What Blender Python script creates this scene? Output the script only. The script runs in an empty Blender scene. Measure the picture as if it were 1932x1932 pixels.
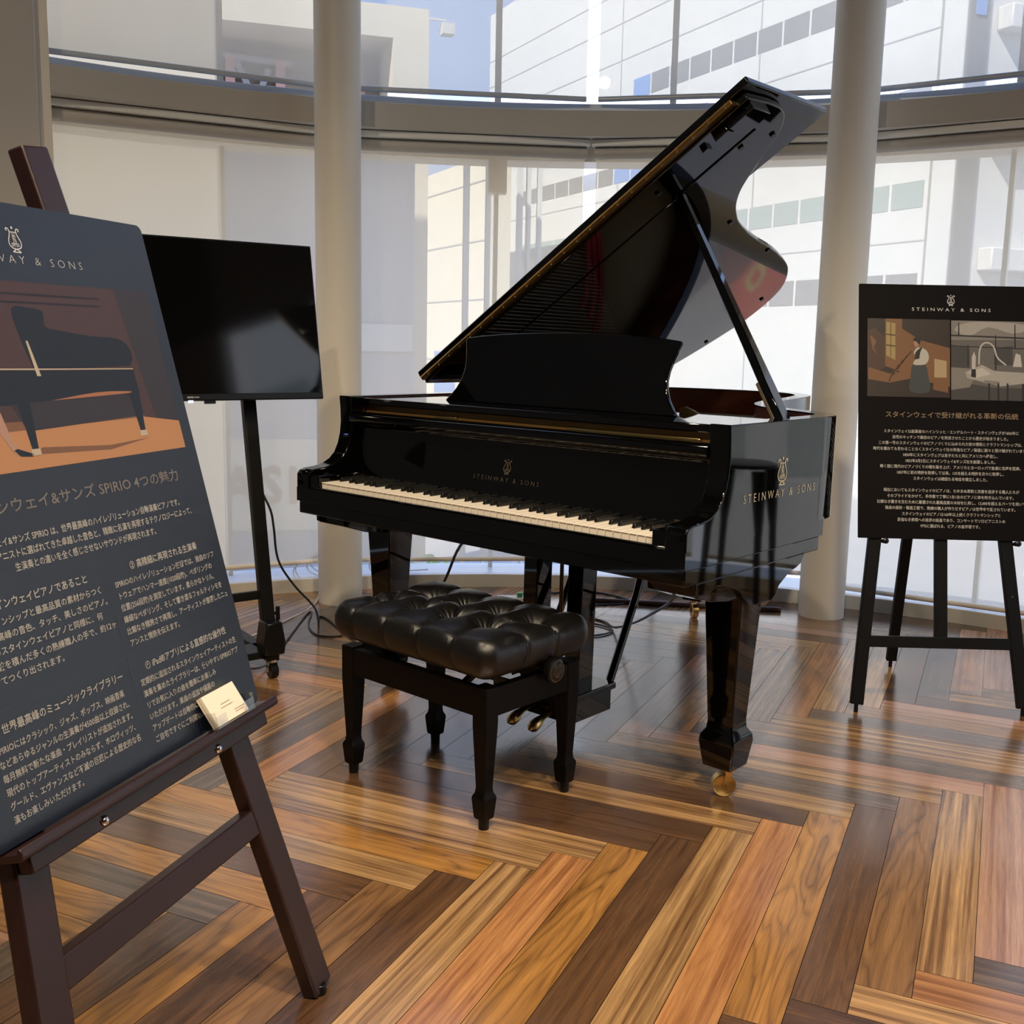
import bpy, math, random
from mathutils import Vector, Matrix
random.seed(7)
D = bpy.data; SC = bpy.context.scene; COL = SC.collection
PI = math.pi

# ------------------------------------------------------------------ camera
cam = D.cameras.new('camera'); cam_ob = D.objects.new('camera', cam); COL.objects.link(cam_ob)
cam.sensor_fit = 'HORIZONTAL'; cam.sensor_width = 36.0
cam.lens = 2004.17 / 1932 * 36; cam.shift_y = -0.0025
cam.clip_start = 0.05; cam.clip_end = 400
pitch, roll = 0.15701, 0.02006
fwd = Vector((0, math.cos(pitch), -math.sin(pitch)))
u0 = Vector((0, math.sin(pitch), math.cos(pitch))); r0 = Vector((1, 0, 0))
rt = r0 * math.cos(roll) + u0 * math.sin(roll); up_ = u0 * math.cos(roll) - r0 * math.sin(roll)
M = Matrix((rt, up_, -fwd)).transposed().to_4x4(); M.translation = (0, 0, 1.1625)
cam_ob.matrix_world = M
SC.camera = cam_ob

# ------------------------------------------------------------------ view
SC.view_settings.view_transform = 'Standard'; SC.view_settings.look = 'None'
SC.view_settings.gamma = 1.0; SC.view_settings.use_curve_mapping = False
SC.view_settings.exposure = 0.97
try:
    SC.cycles.use_denoising = True
    SC.cycles.max_bounces = 10; SC.cycles.diffuse_bounces = 5; SC.cycles.glossy_bounces = 5
    SC.cycles.transparent_max_bounces = 16; SC.cycles.transmission_bounces = 6
    SC.cycles.sample_clamp_indirect = 6.0
    SC.cycles.caustics_reflective = False; SC.cycles.caustics_refractive = False
except Exception:
    pass

# ------------------------------------------------------------------ sky (world) and sun
W = D.worlds.new('sky'); SC.world = W; W.use_nodes = True
nt = W.node_tree; nt.nodes.clear()
def N(nt, t, **k):
    n = nt.nodes.new(t)
    for a, b in k.items():
        if a == 'i':
            for x, y in b.items(): n.inputs[x].default_value = y
        else: setattr(n, a, b)
    return n
L = lambda nt, a, b: nt.links.new(a, b)
o = N(nt, 'ShaderNodeOutputWorld'); bg = N(nt, 'ShaderNodeBackground', i={'Strength': 1.25})
tc = N(nt, 'ShaderNodeTexCoord'); sx = N(nt, 'ShaderNodeSeparateXYZ')
L(nt, tc.outputs['Generated'], sx.inputs[0])
rp = N(nt, 'ShaderNodeValToRGB'); rp.color_ramp.elements[0].color = (0.56, 0.65, 0.84, 1); rp.color_ramp.elements[1].color = (0.13, 0.27, 0.72, 1)
rp.color_ramp.elements[1].position = 0.55
L(nt, sx.outputs['Z'], rp.inputs[0])
cn = N(nt, 'ShaderNodeTexNoise', i={'Scale': 3.2, 'Detail': 7.0, 'Roughness': 0.62})
L(nt, tc.outputs['Generated'], cn.inputs['Vector'])
cr = N(nt, 'ShaderNodeValToRGB'); cr.color_ramp.elements[0].position = 0.5; cr.color_ramp.elements[1].position = 0.72
L(nt, cn.outputs[0], cr.inputs[0])
cm = N(nt, 'ShaderNodeMix', data_type='RGBA'); cm.inputs[7].default_value = (0.95, 0.96, 1.0, 1)
L(nt, cr.outputs[0], cm.inputs[0]); L(nt, rp.outputs[0], cm.inputs[6])
L(nt, cm.outputs[2], bg.inputs[0]); L(nt, bg.outputs[0], o.inputs[0])
sun = D.lights.new('sun', 'SUN'); sun.energy = 5.2; sun.angle = math.radians(0.6); sun.color = (1.0, 0.95, 0.87)
sun_ob = D.objects.new('sun', sun); COL.objects.link(sun_ob)
sun_ob.rotation_euler = Vector((0.50, 0.60, -0.72)).to_track_quat('-Z', 'Y').to_euler()

# ------------------------------------------------------------------ ceiling downlights (light only, aimed like the room's spots)
def spot(name, loc, target, power, size=60, blend=0.6, color=(1.0, 0.83, 0.60), rad=0.05):
    l = D.lights.new(name, 'SPOT'); l.energy = power; l.spot_size = math.radians(size); l.spot_blend = blend
    l.color = color; l.shadow_soft_size = rad
    ob = D.objects.new(name, l); COL.objects.link(ob); ob.location = loc
    ob.rotation_euler = (Vector(target) - Vector(loc)).to_track_quat('-Z', 'Y').to_euler()
    return ob
spot('downlight', (0.35, 0.75, 3.6), (0.25, 2.2, 0.2), 130, 95, 0.9)
spot('downlight', (-1.15, 1.9, 3.6), (-0.5, 2.9, 0.3), 80, 95, 0.9)
spot('downlight', (1.7, 0.6, 3.6), (1.4, 2.2, 0.0), 100, 90, 0.9)
spot('downlight', (-0.5, -0.8, 3.6), (-0.25, 1.4, 0.1), 120, 100, 0.9)
spot('downlight', (1.2, -1.2, 3.6), (1.0, 0.6, 0.0), 90, 110, 0.9)
spot('downlight', (-1.6, 0.2, 3.6), (-1.2, 3.6, 1.0), 60, 100, 0.9)

# ------------------------------------------------------------------ materials
def P(name, base, rough=0.5, metal=0.0, spec=0.5, coat=0.0, **kw):
    m = D.materials.new(name); m.use_nodes = True
    b = m.node_tree.nodes['Principled BSDF']
    b.inputs['Base Color'].default_value = (*base, 1); b.inputs['Roughness'].default_value = rough
    b.inputs['Metallic'].default_value = metal; b.inputs['Specular IOR Level'].default_value = spec
    b.inputs['Coat Weight'].default_value = coat; b.inputs['Coat Roughness'].default_value = 0.03
    for k, v in kw.items(): b.inputs[k.replace('_', ' ')].default_value = v
    return m
def noise_var(m, scale, amt, bump=0.0, stretch=(1, 1, 1), detail=4, bscale=None):
    """break the base colour up a little and add fine relief"""
    t = m.node_tree; b = t.nodes['Principled BSDF']; c = b.inputs['Base Color'].default_value[:]
    tc = N(t, 'ShaderNodeTexCoord'); mp = N(t, 'ShaderNodeMapping'); mp.inputs['Scale'].default_value = stretch
    L(t, tc.outputs['Object'], mp.inputs[0])
    n = N(t, 'ShaderNodeTexNoise', i={'Scale': scale, 'Detail': detail}); L(t, mp.outputs[0], n.inputs['Vector'])
    mx = N(t, 'ShaderNodeMix', data_type='RGBA')
    mx.inputs[6].default_value = (*[x * (1 - amt) for x in c[:3]], 1); mx.inputs[7].default_value = (*[min(1, x * (1 + amt)) for x in c[:3]], 1)
    L(t, n.outputs[0], mx.inputs[0]); L(t, mx.outputs[2], b.inputs['Base Color'])
    if bump:
        n2 = n
        if bscale:
            n2 = N(t, 'ShaderNodeTexNoise', i={'Scale': bscale, 'Detail': 5}); L(t, mp.outputs[0], n2.inputs['Vector'])
        bp = N(t, 'ShaderNodeBump', i={'Strength': bump, 'Distance': 0.002}); L(t, n2.outputs[0], bp.inputs['Height']); L(t, bp.outputs[0], b.inputs['Normal'])
    return m
m_gloss = P('black_polyester', (0.0009, 0.0009, 0.001), 0.035, spec=0.5)
m_wood_blk = noise_var(P('black_stained_wood', (0.0016, 0.0011, 0.0009), 0.42, spec=0.14), 30, 0.4, 0.05, (1, 1, 6))
m_easel_blk = noise_var(P('black_painted_wood', (0.0025, 0.0025, 0.003), 0.45, spec=0.22), 30, 0.3, 0.06, (4, 4, 1))
m_maroon = noise_var(P('dark_mahogany_wood', (0.022, 0.0085, 0.009), 0.33, spec=0.5), 20, 0.35, 0.03, (8, 8, 1))
m_chip = P('bare_wood_chip', (0.5, 0.28, 0.17), 0.6)
m_leather = noise_var(P('black_leather', (0.0035, 0.003, 0.0028), 0.34, spec=0.55), 25, 0.3, 0.22, bscale=320)
m_ivory = P('white_key_plastic', (0.80, 0.72, 0.62), 0.22)
m_ebony = P('black_key_plastic', (0.004, 0.004, 0.004), 0.28)
m_brass = P('brass', (0.78, 0.55, 0.22), 0.25, 1.0)
m_oldbrass = P('dull_brass', (0.22, 0.15, 0.07), 0.4, 1.0)
m_hinge = P('aged_brass', (0.16, 0.10, 0.035), 0.42, 1.0)
m_propbr = P('brown_bronze', (0.10, 0.075, 0.05), 0.45, 0.6)
m_goldpaint = P('gold_paint', (0.36, 0.20, 0.06), 0.4, 0.4)
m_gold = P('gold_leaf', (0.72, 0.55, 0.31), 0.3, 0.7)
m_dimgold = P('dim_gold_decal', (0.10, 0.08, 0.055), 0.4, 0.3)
m_mahog = noise_var(P('red_brown_veneer', (0.040, 0.011, 0.007), 0.2), 14, 0.4, 0.0, (1, 1, 8))
m_felt = P('red_felt', (0.28, 0.015, 0.02), 0.9)
m_steel = P('chrome', (0.75, 0.75, 0.76), 0.15, 1.0)
m_string = P('steel_string', (0.45, 0.42, 0.38), 0.3, 1.0)
m_column = noise_var(P('cream_column_paint', (0.70, 0.665, 0.60), 0.45, spec=0.3), 3, 0.03)
m_beam = noise_var(P('taupe_metal_panel', (0.50, 0.475, 0.43), 0.4, spec=0.4), 3, 0.03)
m_frame = P('cream_aluminium', (0.82, 0.75, 0.64), 0.38, spec=0.4)
m_alu = P('silver_aluminium', (0.62, 0.66, 0.70), 0.4, 0.3)
m_sill = P('white_sill', (0.80, 0.80, 0.76), 0.35)
m_curb = noise_var(P('cream_curb', (0.62, 0.60, 0.53), 0.4), 5, 0.04)
m_wallgrey = noise_var(P('slate_grey_wall', (0.16, 0.18, 0.20), 0.6), 4, 0.1)
m_wall = noise_var(P('warm_wall_paint', (0.09, 0.082, 0.075), 0.7), 3, 0.05)
m_ceil = P('ceiling_paint', (0.09, 0.087, 0.082), 0.8)
m_screen = P('switched_off_screen', (0.0025, 0.0025, 0.0028), 0.06, spec=0.5)
m_plast = P('black_plastic', (0.003, 0.003, 0.003), 0.3, spec=0.35)
m_blkmetal = P('black_powder_coat', (0.004, 0.0036, 0.0036), 0.42, spec=0.25)
m_led = P('blue_led', (0.1, 0.1, 0.6), 0.4, Emission_Strength=3.0); m_led.node_tree.nodes['Principled BSDF'].inputs['Emission Color'].default_value = (0.25, 0.3, 1, 1)
m_cable = P('black_cable', (0.008, 0.008, 0.008), 0.4)
m_cablew = P('white_cable', (0.62, 0.60, 0.57), 0.45)
m_brownpl = P('brown_plastic', (0.10, 0.055, 0.045), 0.35)
m_card = P('cream_card', (0.80, 0.70, 0.57), 0.6)
m_cardtext = P('card_ink', (0.35, 0.27, 0.2), 0.7)
m_whiteplastic = P('white_plastic', (0.7, 0.7, 0.68), 0.4)
m_green = P('green_plastic', (0.05, 0.3, 0.15), 0.4)
# posters
m_poster_a = P('navy_print', (0.0055, 0.0095, 0.021), 0.38, spec=0.75)
m_poster_b = P('black_print', (0.003, 0.0018, 0.0018), 0.55, spec=0.1)
m_posteredge = P('board_core', (0.03, 0.03, 0.035), 0.7)
m_ink_w = P('pale_ink', (0.42, 0.40, 0.37), 0.6)
m_ink_s = P('silver_ink', (0.55, 0.55, 0.56), 0.5)
m_ink_g = P('grey_gold_ink', (0.17, 0.15, 0.14), 0.5)
m_ink_g2 = P('gold_ink', (0.22, 0.15, 0.085), 0.5)
m_ink_line = P('thin_line_ink', (0.05, 0.05, 0.055), 0.5)
_flat = {}
def ink(r, g, b, rough=0.4):
    k = (r, g, b)
    if k not in _flat: _flat[k] = P('ink_%d' % len(_flat), k, rough)
    return _flat[k]

def glass_mat():
    m = D.materials.new('window_glass'); m.use_nodes = True; t = m.node_tree; t.nodes.clear()
    o = N(t, 'ShaderNodeOutputMaterial'); mx = N(t, 'ShaderNodeMixShader'); tr = N(t, 'ShaderNodeBsdfTransparent'); gl = N(t, 'ShaderNodeBsdfGlossy', i={'Roughness': 0.01})
    tr.inputs[0].default_value = (0.90, 0.95, 0.96, 1); lw = N(t, 'ShaderNodeLayerWeight', i={0: 0.5}); pw_ = N(t, 'ShaderNodeMath', operation='POWER'); pw_.inputs[1].default_value = 4.0; L(t, lw.outputs['Facing'], pw_.inputs[0]); fr = N(t, 'ShaderNodeMath', operation='MULTIPLY_ADD'); fr.inputs[1].default_value = 0.5; fr.inputs[2].default_value = 0.03; L(t, pw_.outputs[0], fr.inputs[0])
    L(t, fr.outputs[0], mx.inputs[0]); L(t, tr.outputs[0], mx.inputs[1]); L(t, gl.outputs[0], mx.inputs[2]); L(t, mx.outputs[0], o.inputs[0])
    return m
m_glass = glass_mat()
def acrylic_mat():
    m = D.materials.new('clear_acrylic'); m.use_nodes = True; t = m.node_tree; t.nodes.clear()
    o = N(t, 'ShaderNodeOutputMaterial'); mx = N(t, 'ShaderNodeMixShader'); tr = N(t, 'ShaderNodeBsdfTransparent'); gl = N(t, 'ShaderNodeBsdfGlossy', i={'Roughness': 0.03})
    tr.inputs[0].default_value = (0.93, 0.94, 0.95, 1); lw = N(t, 'ShaderNodeLayerWeight', i={0: 0.5}); pw_ = N(t, 'ShaderNodeMath', operation='POWER'); pw_.inputs[1].default_value = 4.0; L(t, lw.outputs['Facing'], pw_.inputs[0]); fr = N(t, 'ShaderNodeMath', operation='MULTIPLY_ADD'); fr.inputs[1].default_value = 0.8; fr.inputs[2].default_value = 0.10; L(t, pw_.outputs[0], fr.inputs[0])
    L(t, fr.outputs[0], mx.inputs[0]); L(t, tr.outputs[0], mx.inputs[1]); L(t, gl.outputs[0], mx.inputs[2]); L(t, mx.outputs[0], o.inputs[0])
    return m
m_acryl = acrylic_mat()
def blind_mat():
    """woven sun-screen cloth: open mesh (see-through) + threads that glow when lit from behind"""
    m = D.materials.new('sunscreen_cloth'); m.use_nodes = True; t = m.node_tree; t.nodes.clear()
    o = N(t, 'ShaderNodeOutputMaterial'); mx = N(t, 'ShaderNodeMixShader'); tr = N(t, 'ShaderNodeBsdfTransparent'); m2 = N(t, 'ShaderNodeMixShader', i={0: 0.62})
    df = N(t, 'ShaderNodeBsdfDiffuse'); tl = N(t, 'ShaderNodeBsdfTranslucent')
    df.inputs[0].default_value = (0.70, 0.63, 0.51, 1); tl.inputs[0].default_value = (0.84, 0.74, 0.58, 1)
    tr.inputs[0].default_value = (1.0, 0.97, 0.91, 1)
    tc = N(t, 'ShaderNodeTexCoord'); n = N(t, 'ShaderNodeTexNoise', i={'Scale': 1.5, 'Detail': 2}); L(t, tc.outputs['Object'], n.inputs['Vector'])
    mr = N(t, 'ShaderNodeMapRange', i={1: 0.3, 2: 0.7, 3: 0.66, 4: 0.69}); L(t, n.outputs[0], mr.inputs[0])
    L(t, mr.outputs[0], mx.inputs[0]); L(t, tr.outputs[0], mx.inputs[1]); L(t, df.outputs[0], m2.inputs[1]); L(t, tl.outputs[0], m2.inputs[2]); L(t, m2.outputs[0], mx.inputs[2]); L(t, mx.outputs[0], o.inputs[0])
    return m
m_blind = blind_mat()
def floor_mat():
    m = D.materials.new('herringbone_planks'); m.use_nodes = True; t = m.node_tree; b = t.nodes['Principled BSDF']
    gp = N(t, 'ShaderNodeAttribute', attribute_name='gp'); lo = N(t, 'ShaderNodeAttribute', attribute_name='clo'); hi = N(t, 'ShaderNodeAttribute', attribute_name='chi')
    s = N(t, 'ShaderNodeSeparateColor'); L(t, gp.outputs['Color'], s.inputs[0])   # R along, G across, B seed, alpha wavy
    def mth(op, a, bb):
        n = N(t, 'ShaderNodeMath', operation=op)
        for i, q in enumerate((a, bb)):
            if q is None: continue
            if isinstance(q, (int, float)): n.inputs[i].default_value = q
            else: L(t, q, n.inputs[i])
        return n.outputs[0]
    def vec(x, y, z):
        n = N(t, 'ShaderNodeCombineXYZ')
        for i, q in enumerate((x, y, z)): L(t, q, n.inputs[i])
        return n.outputs[0]
    sd = mth('MULTIPLY', s.outputs[2], 37.0)
    # straight grain
    v1 = vec(mth('MULTIPLY', s.outputs[0], 1.3), mth('MULTIPLY', s.outputs[1], 60.0), sd)
    n1 = N(t, 'ShaderNodeTexNoise', i={'Scale': 1.0, 'Detail': 5.0, 'Roughness': 0.62, 'Distortion': 0.25}); L(t, v1, n1.inputs['Vector'])
    # wavy cathedral grain
    v2 = vec(mth('MULTIPLY', s.outputs[0], 1.7), mth('MULTIPLY', s.outputs[1], 13.0), sd)
    n2 = N(t, 'ShaderNodeTexNoise', i={'Scale': 1.0, 'Detail': 2.5, 'Roughness': 0.45, 'Distortion': 0.35}); L(t, v2, n2.inputs['Vector'])
    r1b = N(t, 'ShaderNodeMapRange', i={1: 0.34, 2: 0.68, 3: 0.0, 4: 1.0}); L(t, n1.outputs[0], r1b.inputs[0])
    r2 = N(t, 'ShaderNodeMapRange', i={1: 0.3, 2: 0.7, 3: 0.0, 4: 1.0}); L(t, n2.outputs[0], r2.inputs[0])
    sn = mth('MULTIPLY', mth('ADD', mth('SINE', mth('MULTIPLY', n2.outputs[0], 58.0), None), 1.0), 0.5)
    mixw = mth('ADD', mth('MULTIPLY', mth('POWER', sn, 0.35), 0.50), mth('ADD', mth('MULTIPLY', r2.outputs[0], 0.34), mth('MULTIPLY', r1b.outputs[0], 0.22)))
    f = N(t, 'ShaderNodeMix', data_type='FLOAT'); L(t, gp.outputs['Alpha'], f.inputs[0])
    r1 = N(t, 'ShaderNodeMapRange', i={1: 0.37, 2: 0.63, 3: 0.0, 4: 1.0}); L(t, n1.outputs[0], r1.inputs[0])
    L(t, r1.outputs[0], f.inputs[2]); L(t, mixw, f.inputs[3])
    # fine pores
    v3 = vec(mth('MULTIPLY', s.outputs[0], 14.0), mth('MULTIPLY', s.outputs[1], 420.0), sd)
    n3 = N(t, 'ShaderNodeTexNoise', i={'Scale': 1.0, 'Detail': 3.0, 'Roughness': 0.6}); L(t, v3, n3.inputs['Vector'])
    mx = N(t, 'ShaderNodeMix', data_type='RGBA'); L(t, f.outputs[0], mx.inputs[0]); L(t, lo.outputs['Color'], mx.inputs[6]); L(t, hi.outputs['Color'], mx.inputs[7])
    pr = N(t, 'ShaderNodeMapRange', i={1: 0.3, 2: 0.7, 3: 0.80, 4: 1.14}); L(t, n3.outputs[0], pr.inputs[0])
    mm = N(t, 'ShaderNodeMix', data_type='RGBA', blend_type='MULTIPLY'); mm.inputs[0].default_value = 1.0
    L(t, mx.outputs[2], mm.inputs[6]); L(t, pr.outputs[0], mm.inputs[7]); L(t, mm.outputs[2], b.inputs['Base Color'])
    # worn varnish: gloss varies with scuffs
    tc = N(t, 'ShaderNodeTexCoord'); n4 = N(t, 'ShaderNodeTexNoise', i={'Scale': 2.5, 'Detail': 6.0, 'Roughness': 0.7}); L(t, tc.outputs['Object'], n4.inputs['Vector'])
    rr = N(t, 'ShaderNodeMapRange', i={1: 0.3, 2: 0.7, 3: 0.15, 4: 0.25}); L(t, n4.outputs[0], rr.inputs[0]); L(t, rr.outputs[0], b.inputs['Roughness'])
    b.inputs['IOR'].default_value = 1.8; b.inputs['Specular IOR Level'].default_value = 0.75
    n5 = N(t, 'ShaderNodeTexNoise', i={'Scale': 14.0, 'Detail': 3.0}); L(t, tc.outputs['Object'], n5.inputs['Vector'])
    h = mth('ADD', mth('MULTIPLY', n3.outputs[0], 0.5), n5.outputs[0])
    bp = N(t, 'ShaderNodeBump', i={'Strength': 0.12, 'Distance': 0.002}); L(t, h, bp.inputs['Height']); L(t, bp.outputs[0], b.inputs['Normal'])
    return m
m_floor = floor_mat(); m_under = P('dark_seam', (0.03, 0.018, 0.012), 0.6)  # dark brown meant for the plank seams

# ------------------------------------------------------------------ geometry helpers
class G:
    """collects faces of ONE mesh"""
    def __init__(s): s.v = []; s.f = []; s.m = []; s.mi = 0
    def face(s, pts): n = len(s.v); s.v += [tuple(p) for p in pts]; s.f.append(list(range(n, n + len(pts)))); s.m.append(s.mi)
    def add(s, vs, fs): n = len(s.v); s.v += [tuple(p) for p in vs]; s.f += [[i + n for i in f] for f in fs]; s.m += [s.mi] * len(fs); return s
    def box(s, lo, hi, T=None):
        (a, b, c), (d, e, f) = lo, hi
        vs = [Vector(p) for p in ((a, b, c), (d, b, c), (d, e, c), (a, e, c), (a, b, f), (d, b, f), (d, e, f), (a, e, f))]
        if T: vs = [T(p) for p in vs]
        return s.add(vs, [(0, 3, 2, 1), (4, 5, 6, 7), (0, 1, 5, 4), (1, 2, 6, 5), (2, 3, 7, 6), (3, 0, 4, 7)])
    def prism(s, poly, T0, T1):
        """poly: 2D outline; T0/T1 map (a,b) to the two end caps"""
        n = len(poly); vs = [T0(*p) for p in poly] + [T1(*p) for p in poly]
        fs = [list(range(n))[::-1], list(range(n, 2 * n))] + [(i, (i + 1) % n, n + (i + 1) % n, n + i) for i in range(n)]
        return s.add(vs, fs)
    def bar(s, p0, p1, w, h, up=(0, 0, 1), w1=None, h1=None):
        """rectangular bar from p0 to p1; w along side, h along up"""
        p0, p1 = Vector(p0), Vector(p1); d = (p1 - p0).normalized(); up = Vector(up); sd = d.cross(up).normalized(); u = sd.cross(d).normalized()
        w1 = w if w1 is None else w1; h1 = h if h1 is None else h1; vs = []
        for p, ww, hh in ((p0, w, h), (p1, w1, h1)):
            vs += [p - sd * ww / 2 - u * hh / 2, p + sd * ww / 2 - u * hh / 2, p + sd * ww / 2 + u * hh / 2, p - sd * ww / 2 + u * hh / 2]
        return s.add(vs, [(0, 3, 2, 1), (4, 5, 6, 7), (0, 1, 5, 4), (1, 2, 6, 5), (2, 3, 7, 6), (3, 0, 4, 7)])
    def tube(s, path, r, n=8, cap=True):
        path = [Vector(p) for p in path]; rings = []; prev = None
        for i, p in enumerate(path):
            d = (path[min(i + 1, len(path) - 1)] - path[max(i - 1, 0)]).normalized()
            a = prev if prev is not None else (Vector((0, 0, 1)) if abs(d.z) < 0.9 else Vector((1, 0, 0)))
            x = (a - d * a.dot(d))
            if x.length < 1e-4: x = Vector((1, 0, 0)) - d * d.x
            x.normalize(); prev = x; y = d.cross(x); rr = r[i] if isinstance(r, (list, tuple)) else r
            rings.append([p + (x * math.cos(t) + y * math.sin(t)) * rr for t in [2 * PI * k / n for k in range(n)]])
        vs = sum(rings, []); fs = []
        for i in range(len(path) - 1):
            for k in range(n): fs.append((i * n + k, i * n + (k + 1) % n, (i + 1) * n + (k + 1) % n, (i + 1) * n + k))
        if cap: fs += [list(range(n))[::-1], list(range((len(path) - 1) * n, len(path) * n))]
        return s.add(vs, fs)
    def cyl(s, p0, p1, r, n=24, r1=None): return s.tube([p0, p1], [r, r if r1 is None else r1], n)
    def lathe(s, prof, c=(0, 0, 0), n=32):
        vs = []; fs = []
        for r, z in prof: vs += [(c[0] + r * math.cos(2 * PI * k / n), c[1] + r * math.sin(2 * PI * k / n), c[2] + z) for k in range(n)]
        for i in range(len(prof) - 1):
            for k in range(n): fs.append((i * n + k, i * n + (k + 1) % n, (i + 1) * n + (k + 1) % n, (i + 1) * n + k))
        fs += [list(range(n))[::-1], list(range((len(prof) - 1) * n, len(prof) * n))]
        return s.add(vs, fs)
    def ribbon(s, pts, w, T, closed=False):
        """flat stroke of width w along 2D pts, T maps (a,b)->3D"""
        n = len(pts); L_ = []; R_ = []
        for i in range(n):
            a = pts[(i - 1) % n] if closed else pts[max(i - 1, 0)]; b = pts[(i + 1) % n] if closed else pts[min(i + 1, n - 1)]
            dx, dy = b[0] - a[0], b[1] - a[1]; l = math.hypot(dx, dy) or 1; ww = (w[i] if isinstance(w, list) else w) / 2
            L_.append((pts[i][0] - dy / l * ww, pts[i][1] + dx / l * ww)); R_.append((pts[i][0] + dy / l * ww, pts[i][1] - dx / l * ww))
        for i in range(n if closed else n - 1):
            j = (i + 1) % n; s.face([T(*R_[i]), T(*R_[j]), T(*L_[j]), T(*L_[i])])
        return s

def obj(name, g, mat, parent=None, bevel=0.0, smooth=40, seg=2, fix=True):
    me = D.meshes.new(name); me.from_pydata([tuple(v) for v in g.v], [], g.f)
    mats = mat if isinstance(mat, (list, tuple)) else [mat]
    for q in mats: me.materials.append(q)
    if len(mats) > 1:
        for p, i in zip(me.polygons, g.m): p.material_index = i
    me.validate(); me.update()
    if fix:
        import bmesh
        bm = bmesh.new(); bm.from_mesh(me); bmesh.ops.remove_doubles(bm, verts=bm.verts, dist=1e-6); bmesh.ops.recalc_face_normals(bm, faces=bm.faces); bm.to_mesh(me); bm.free()
    if smooth:
        for p in me.polygons: p.use_smooth = True
        me.set_sharp_from_angle(angle=math.radians(smooth))
    o = D.objects.new(name, me); COL.objects.link(o)
    if parent: o.parent = parent
    if bevel:
        b = o.modifiers.new('bevel', 'BEVEL'); b.width = bevel; b.segments = seg; b.limit_method = 'ANGLE'; b.angle_limit = math.radians(35); b.harden_normals = False
    return o
def tag(o, label, cat, group=None):
    o['label'] = label; o['category'] = cat
    if group: o['group'] = group
    return o
def struct(o): o['kind'] = 'structure'; return o
def thing(name, label, cat, loc=(0, 0, 0), rz=0.0, group=None):
    o = D.objects.new(name, None); COL.objects.link(o); o.location = loc; o.rotation_euler = (0, 0, rz); o.empty_display_size = 0.1
    return tag(o, label, cat, group)
def text(body, size, loc, mat, parent, rot=(0, 0, 0), align='LEFT', sx=1.0, space=1.0, line=1.0, name='lettering', bold=0.0, width=None):
    c = D.curves.new(name, 'FONT'); c.body = body; c.size = size; c.align_x = align; c.space_character = space; c.space_line = line
    c.resolution_u = 2; c.offset = bold; c.materials.append(mat); c.fill_mode = 'BOTH'
    o = D.objects.new(name, c); COL.objects.link(o); o.parent = parent; o.location = loc; o.rotation_euler = rot
    bpy.context.view_layer.update()
    me = D.meshes.new_from_object(o.evaluated_get(bpy.context.evaluated_depsgraph_get()))
    me.name = name
    xs = [v.co.x for v in me.vertices] or [0, 1]; ext = max(xs) - min(xs)
    D.objects.remove(o); D.curves.remove(c)
    k = width / ext if width else sx
    for v in me.vertices: v.co.x *= k
    me.materials.clear(); me.materials.append(mat)
    for p in me.polygons: p.material_index = 0
    o = D.objects.new(name, me); COL.objects.link(o); o.parent = parent; o.location = loc; o.rotation_euler = rot
    o['ext'] = ext
    return o
def smooth_curve(pts, sub=6, closed=False):
    """Catmull-Rom through 2D/3D points"""
    out = []; n = len(pts); V = [Vector(p) for p in pts]
    for i in range(n if closed else n - 1):
        p0 = V[(i - 1) % n] if closed or i > 0 else V[0] * 2 - V[1]; p1 = V[i]; p2 = V[(i + 1) % n]
        p3 = V[(i + 2) % n] if closed or i + 2 < n else p2 * 2 - p1
        for k in range(sub):
            t = k / sub
            out.append(tuple(0.5 * ((2 * p1) + (p2 - p0) * t + (2 * p0 - 5 * p1 + 4 * p2 - p3) * t * t + (3 * p1 - p0 - 3 * p2 + p3) * t ** 3)))
    if not closed: out.append(tuple(V[-1]))
    return out
def lyre(g, cx, cy, h, T, w=None):
    """lyre emblem with curled arms, strings, interlaced letter and foot, height h, flat strokes"""
    w = w or h * 0.045
    def S(pts, ww=w): g.ribbon(smooth_curve([(cx + a * h, cy + b * h) for a, b in pts], 5), ww, T)
    for sgn in (-1, 1):
        S([(sgn * a, b) for a, b in ((0.02, -0.36), (0.16, -0.34), (0.28, -0.25), (0.31, -0.10), (0.25, 0.06), (0.18, 0.2), (0.17, 0.33), (0.23, 0.41), (0.31, 0.40), (0.32, 0.34), (0.27, 0.33))], w * 1.25)
        S([(sgn * a, b) for a, b in ((0.20, -0.22), (0.13, -0.26), (0.10, -0.19), (0.15, -0.15), (0.19, -0.19))], w * 0.8)
        S([(sgn * a, b) for a, b in ((0.0, -0.36), (0.10, -0.42), (0.20, -0.47))], w * 1.2)
    S([(-0.20, -0.485), (0.20, -0.485)], w * 1.2)
    S([(-0.20, 0.28), (0.20, 0.28)], w)
    for x in (-0.06, 0, 0.06): S([(x, -0.28), (x, 0.30)], w * 0.45)
    S([(0.09, 0.10), (0.0, 0.15), (-0.07, 0.09), (-0.02, 0.02), (0.07, -0.05), (0.06, -0.14), (-0.02, -0.17), (-0.09, -0.12)], w * 0.9)
    pts = [(cx + h * 0.05 * math.cos(k * PI / 6), cy + h * (0.45 + 0.05 * math.sin(k * PI / 6))) for k in range(12)]
    g.face([T(*p) for p in pts])
    return g
XY = lambda z: (lambda a, b: Vector((a, b, z)))

# ================================================================== THE ROOM
CX, CY, RS = 0.149, 1.668, 3.302                     # the bay is an arc of a circle
def arc(deg, r): t = math.radians(deg); return Vector((CX + r * math.sin(t), CY + r * math.cos(t), 0))
EDGES = [-37, -17, 3, 23, 43, 63, 83]
H_CEIL = 3.9

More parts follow.
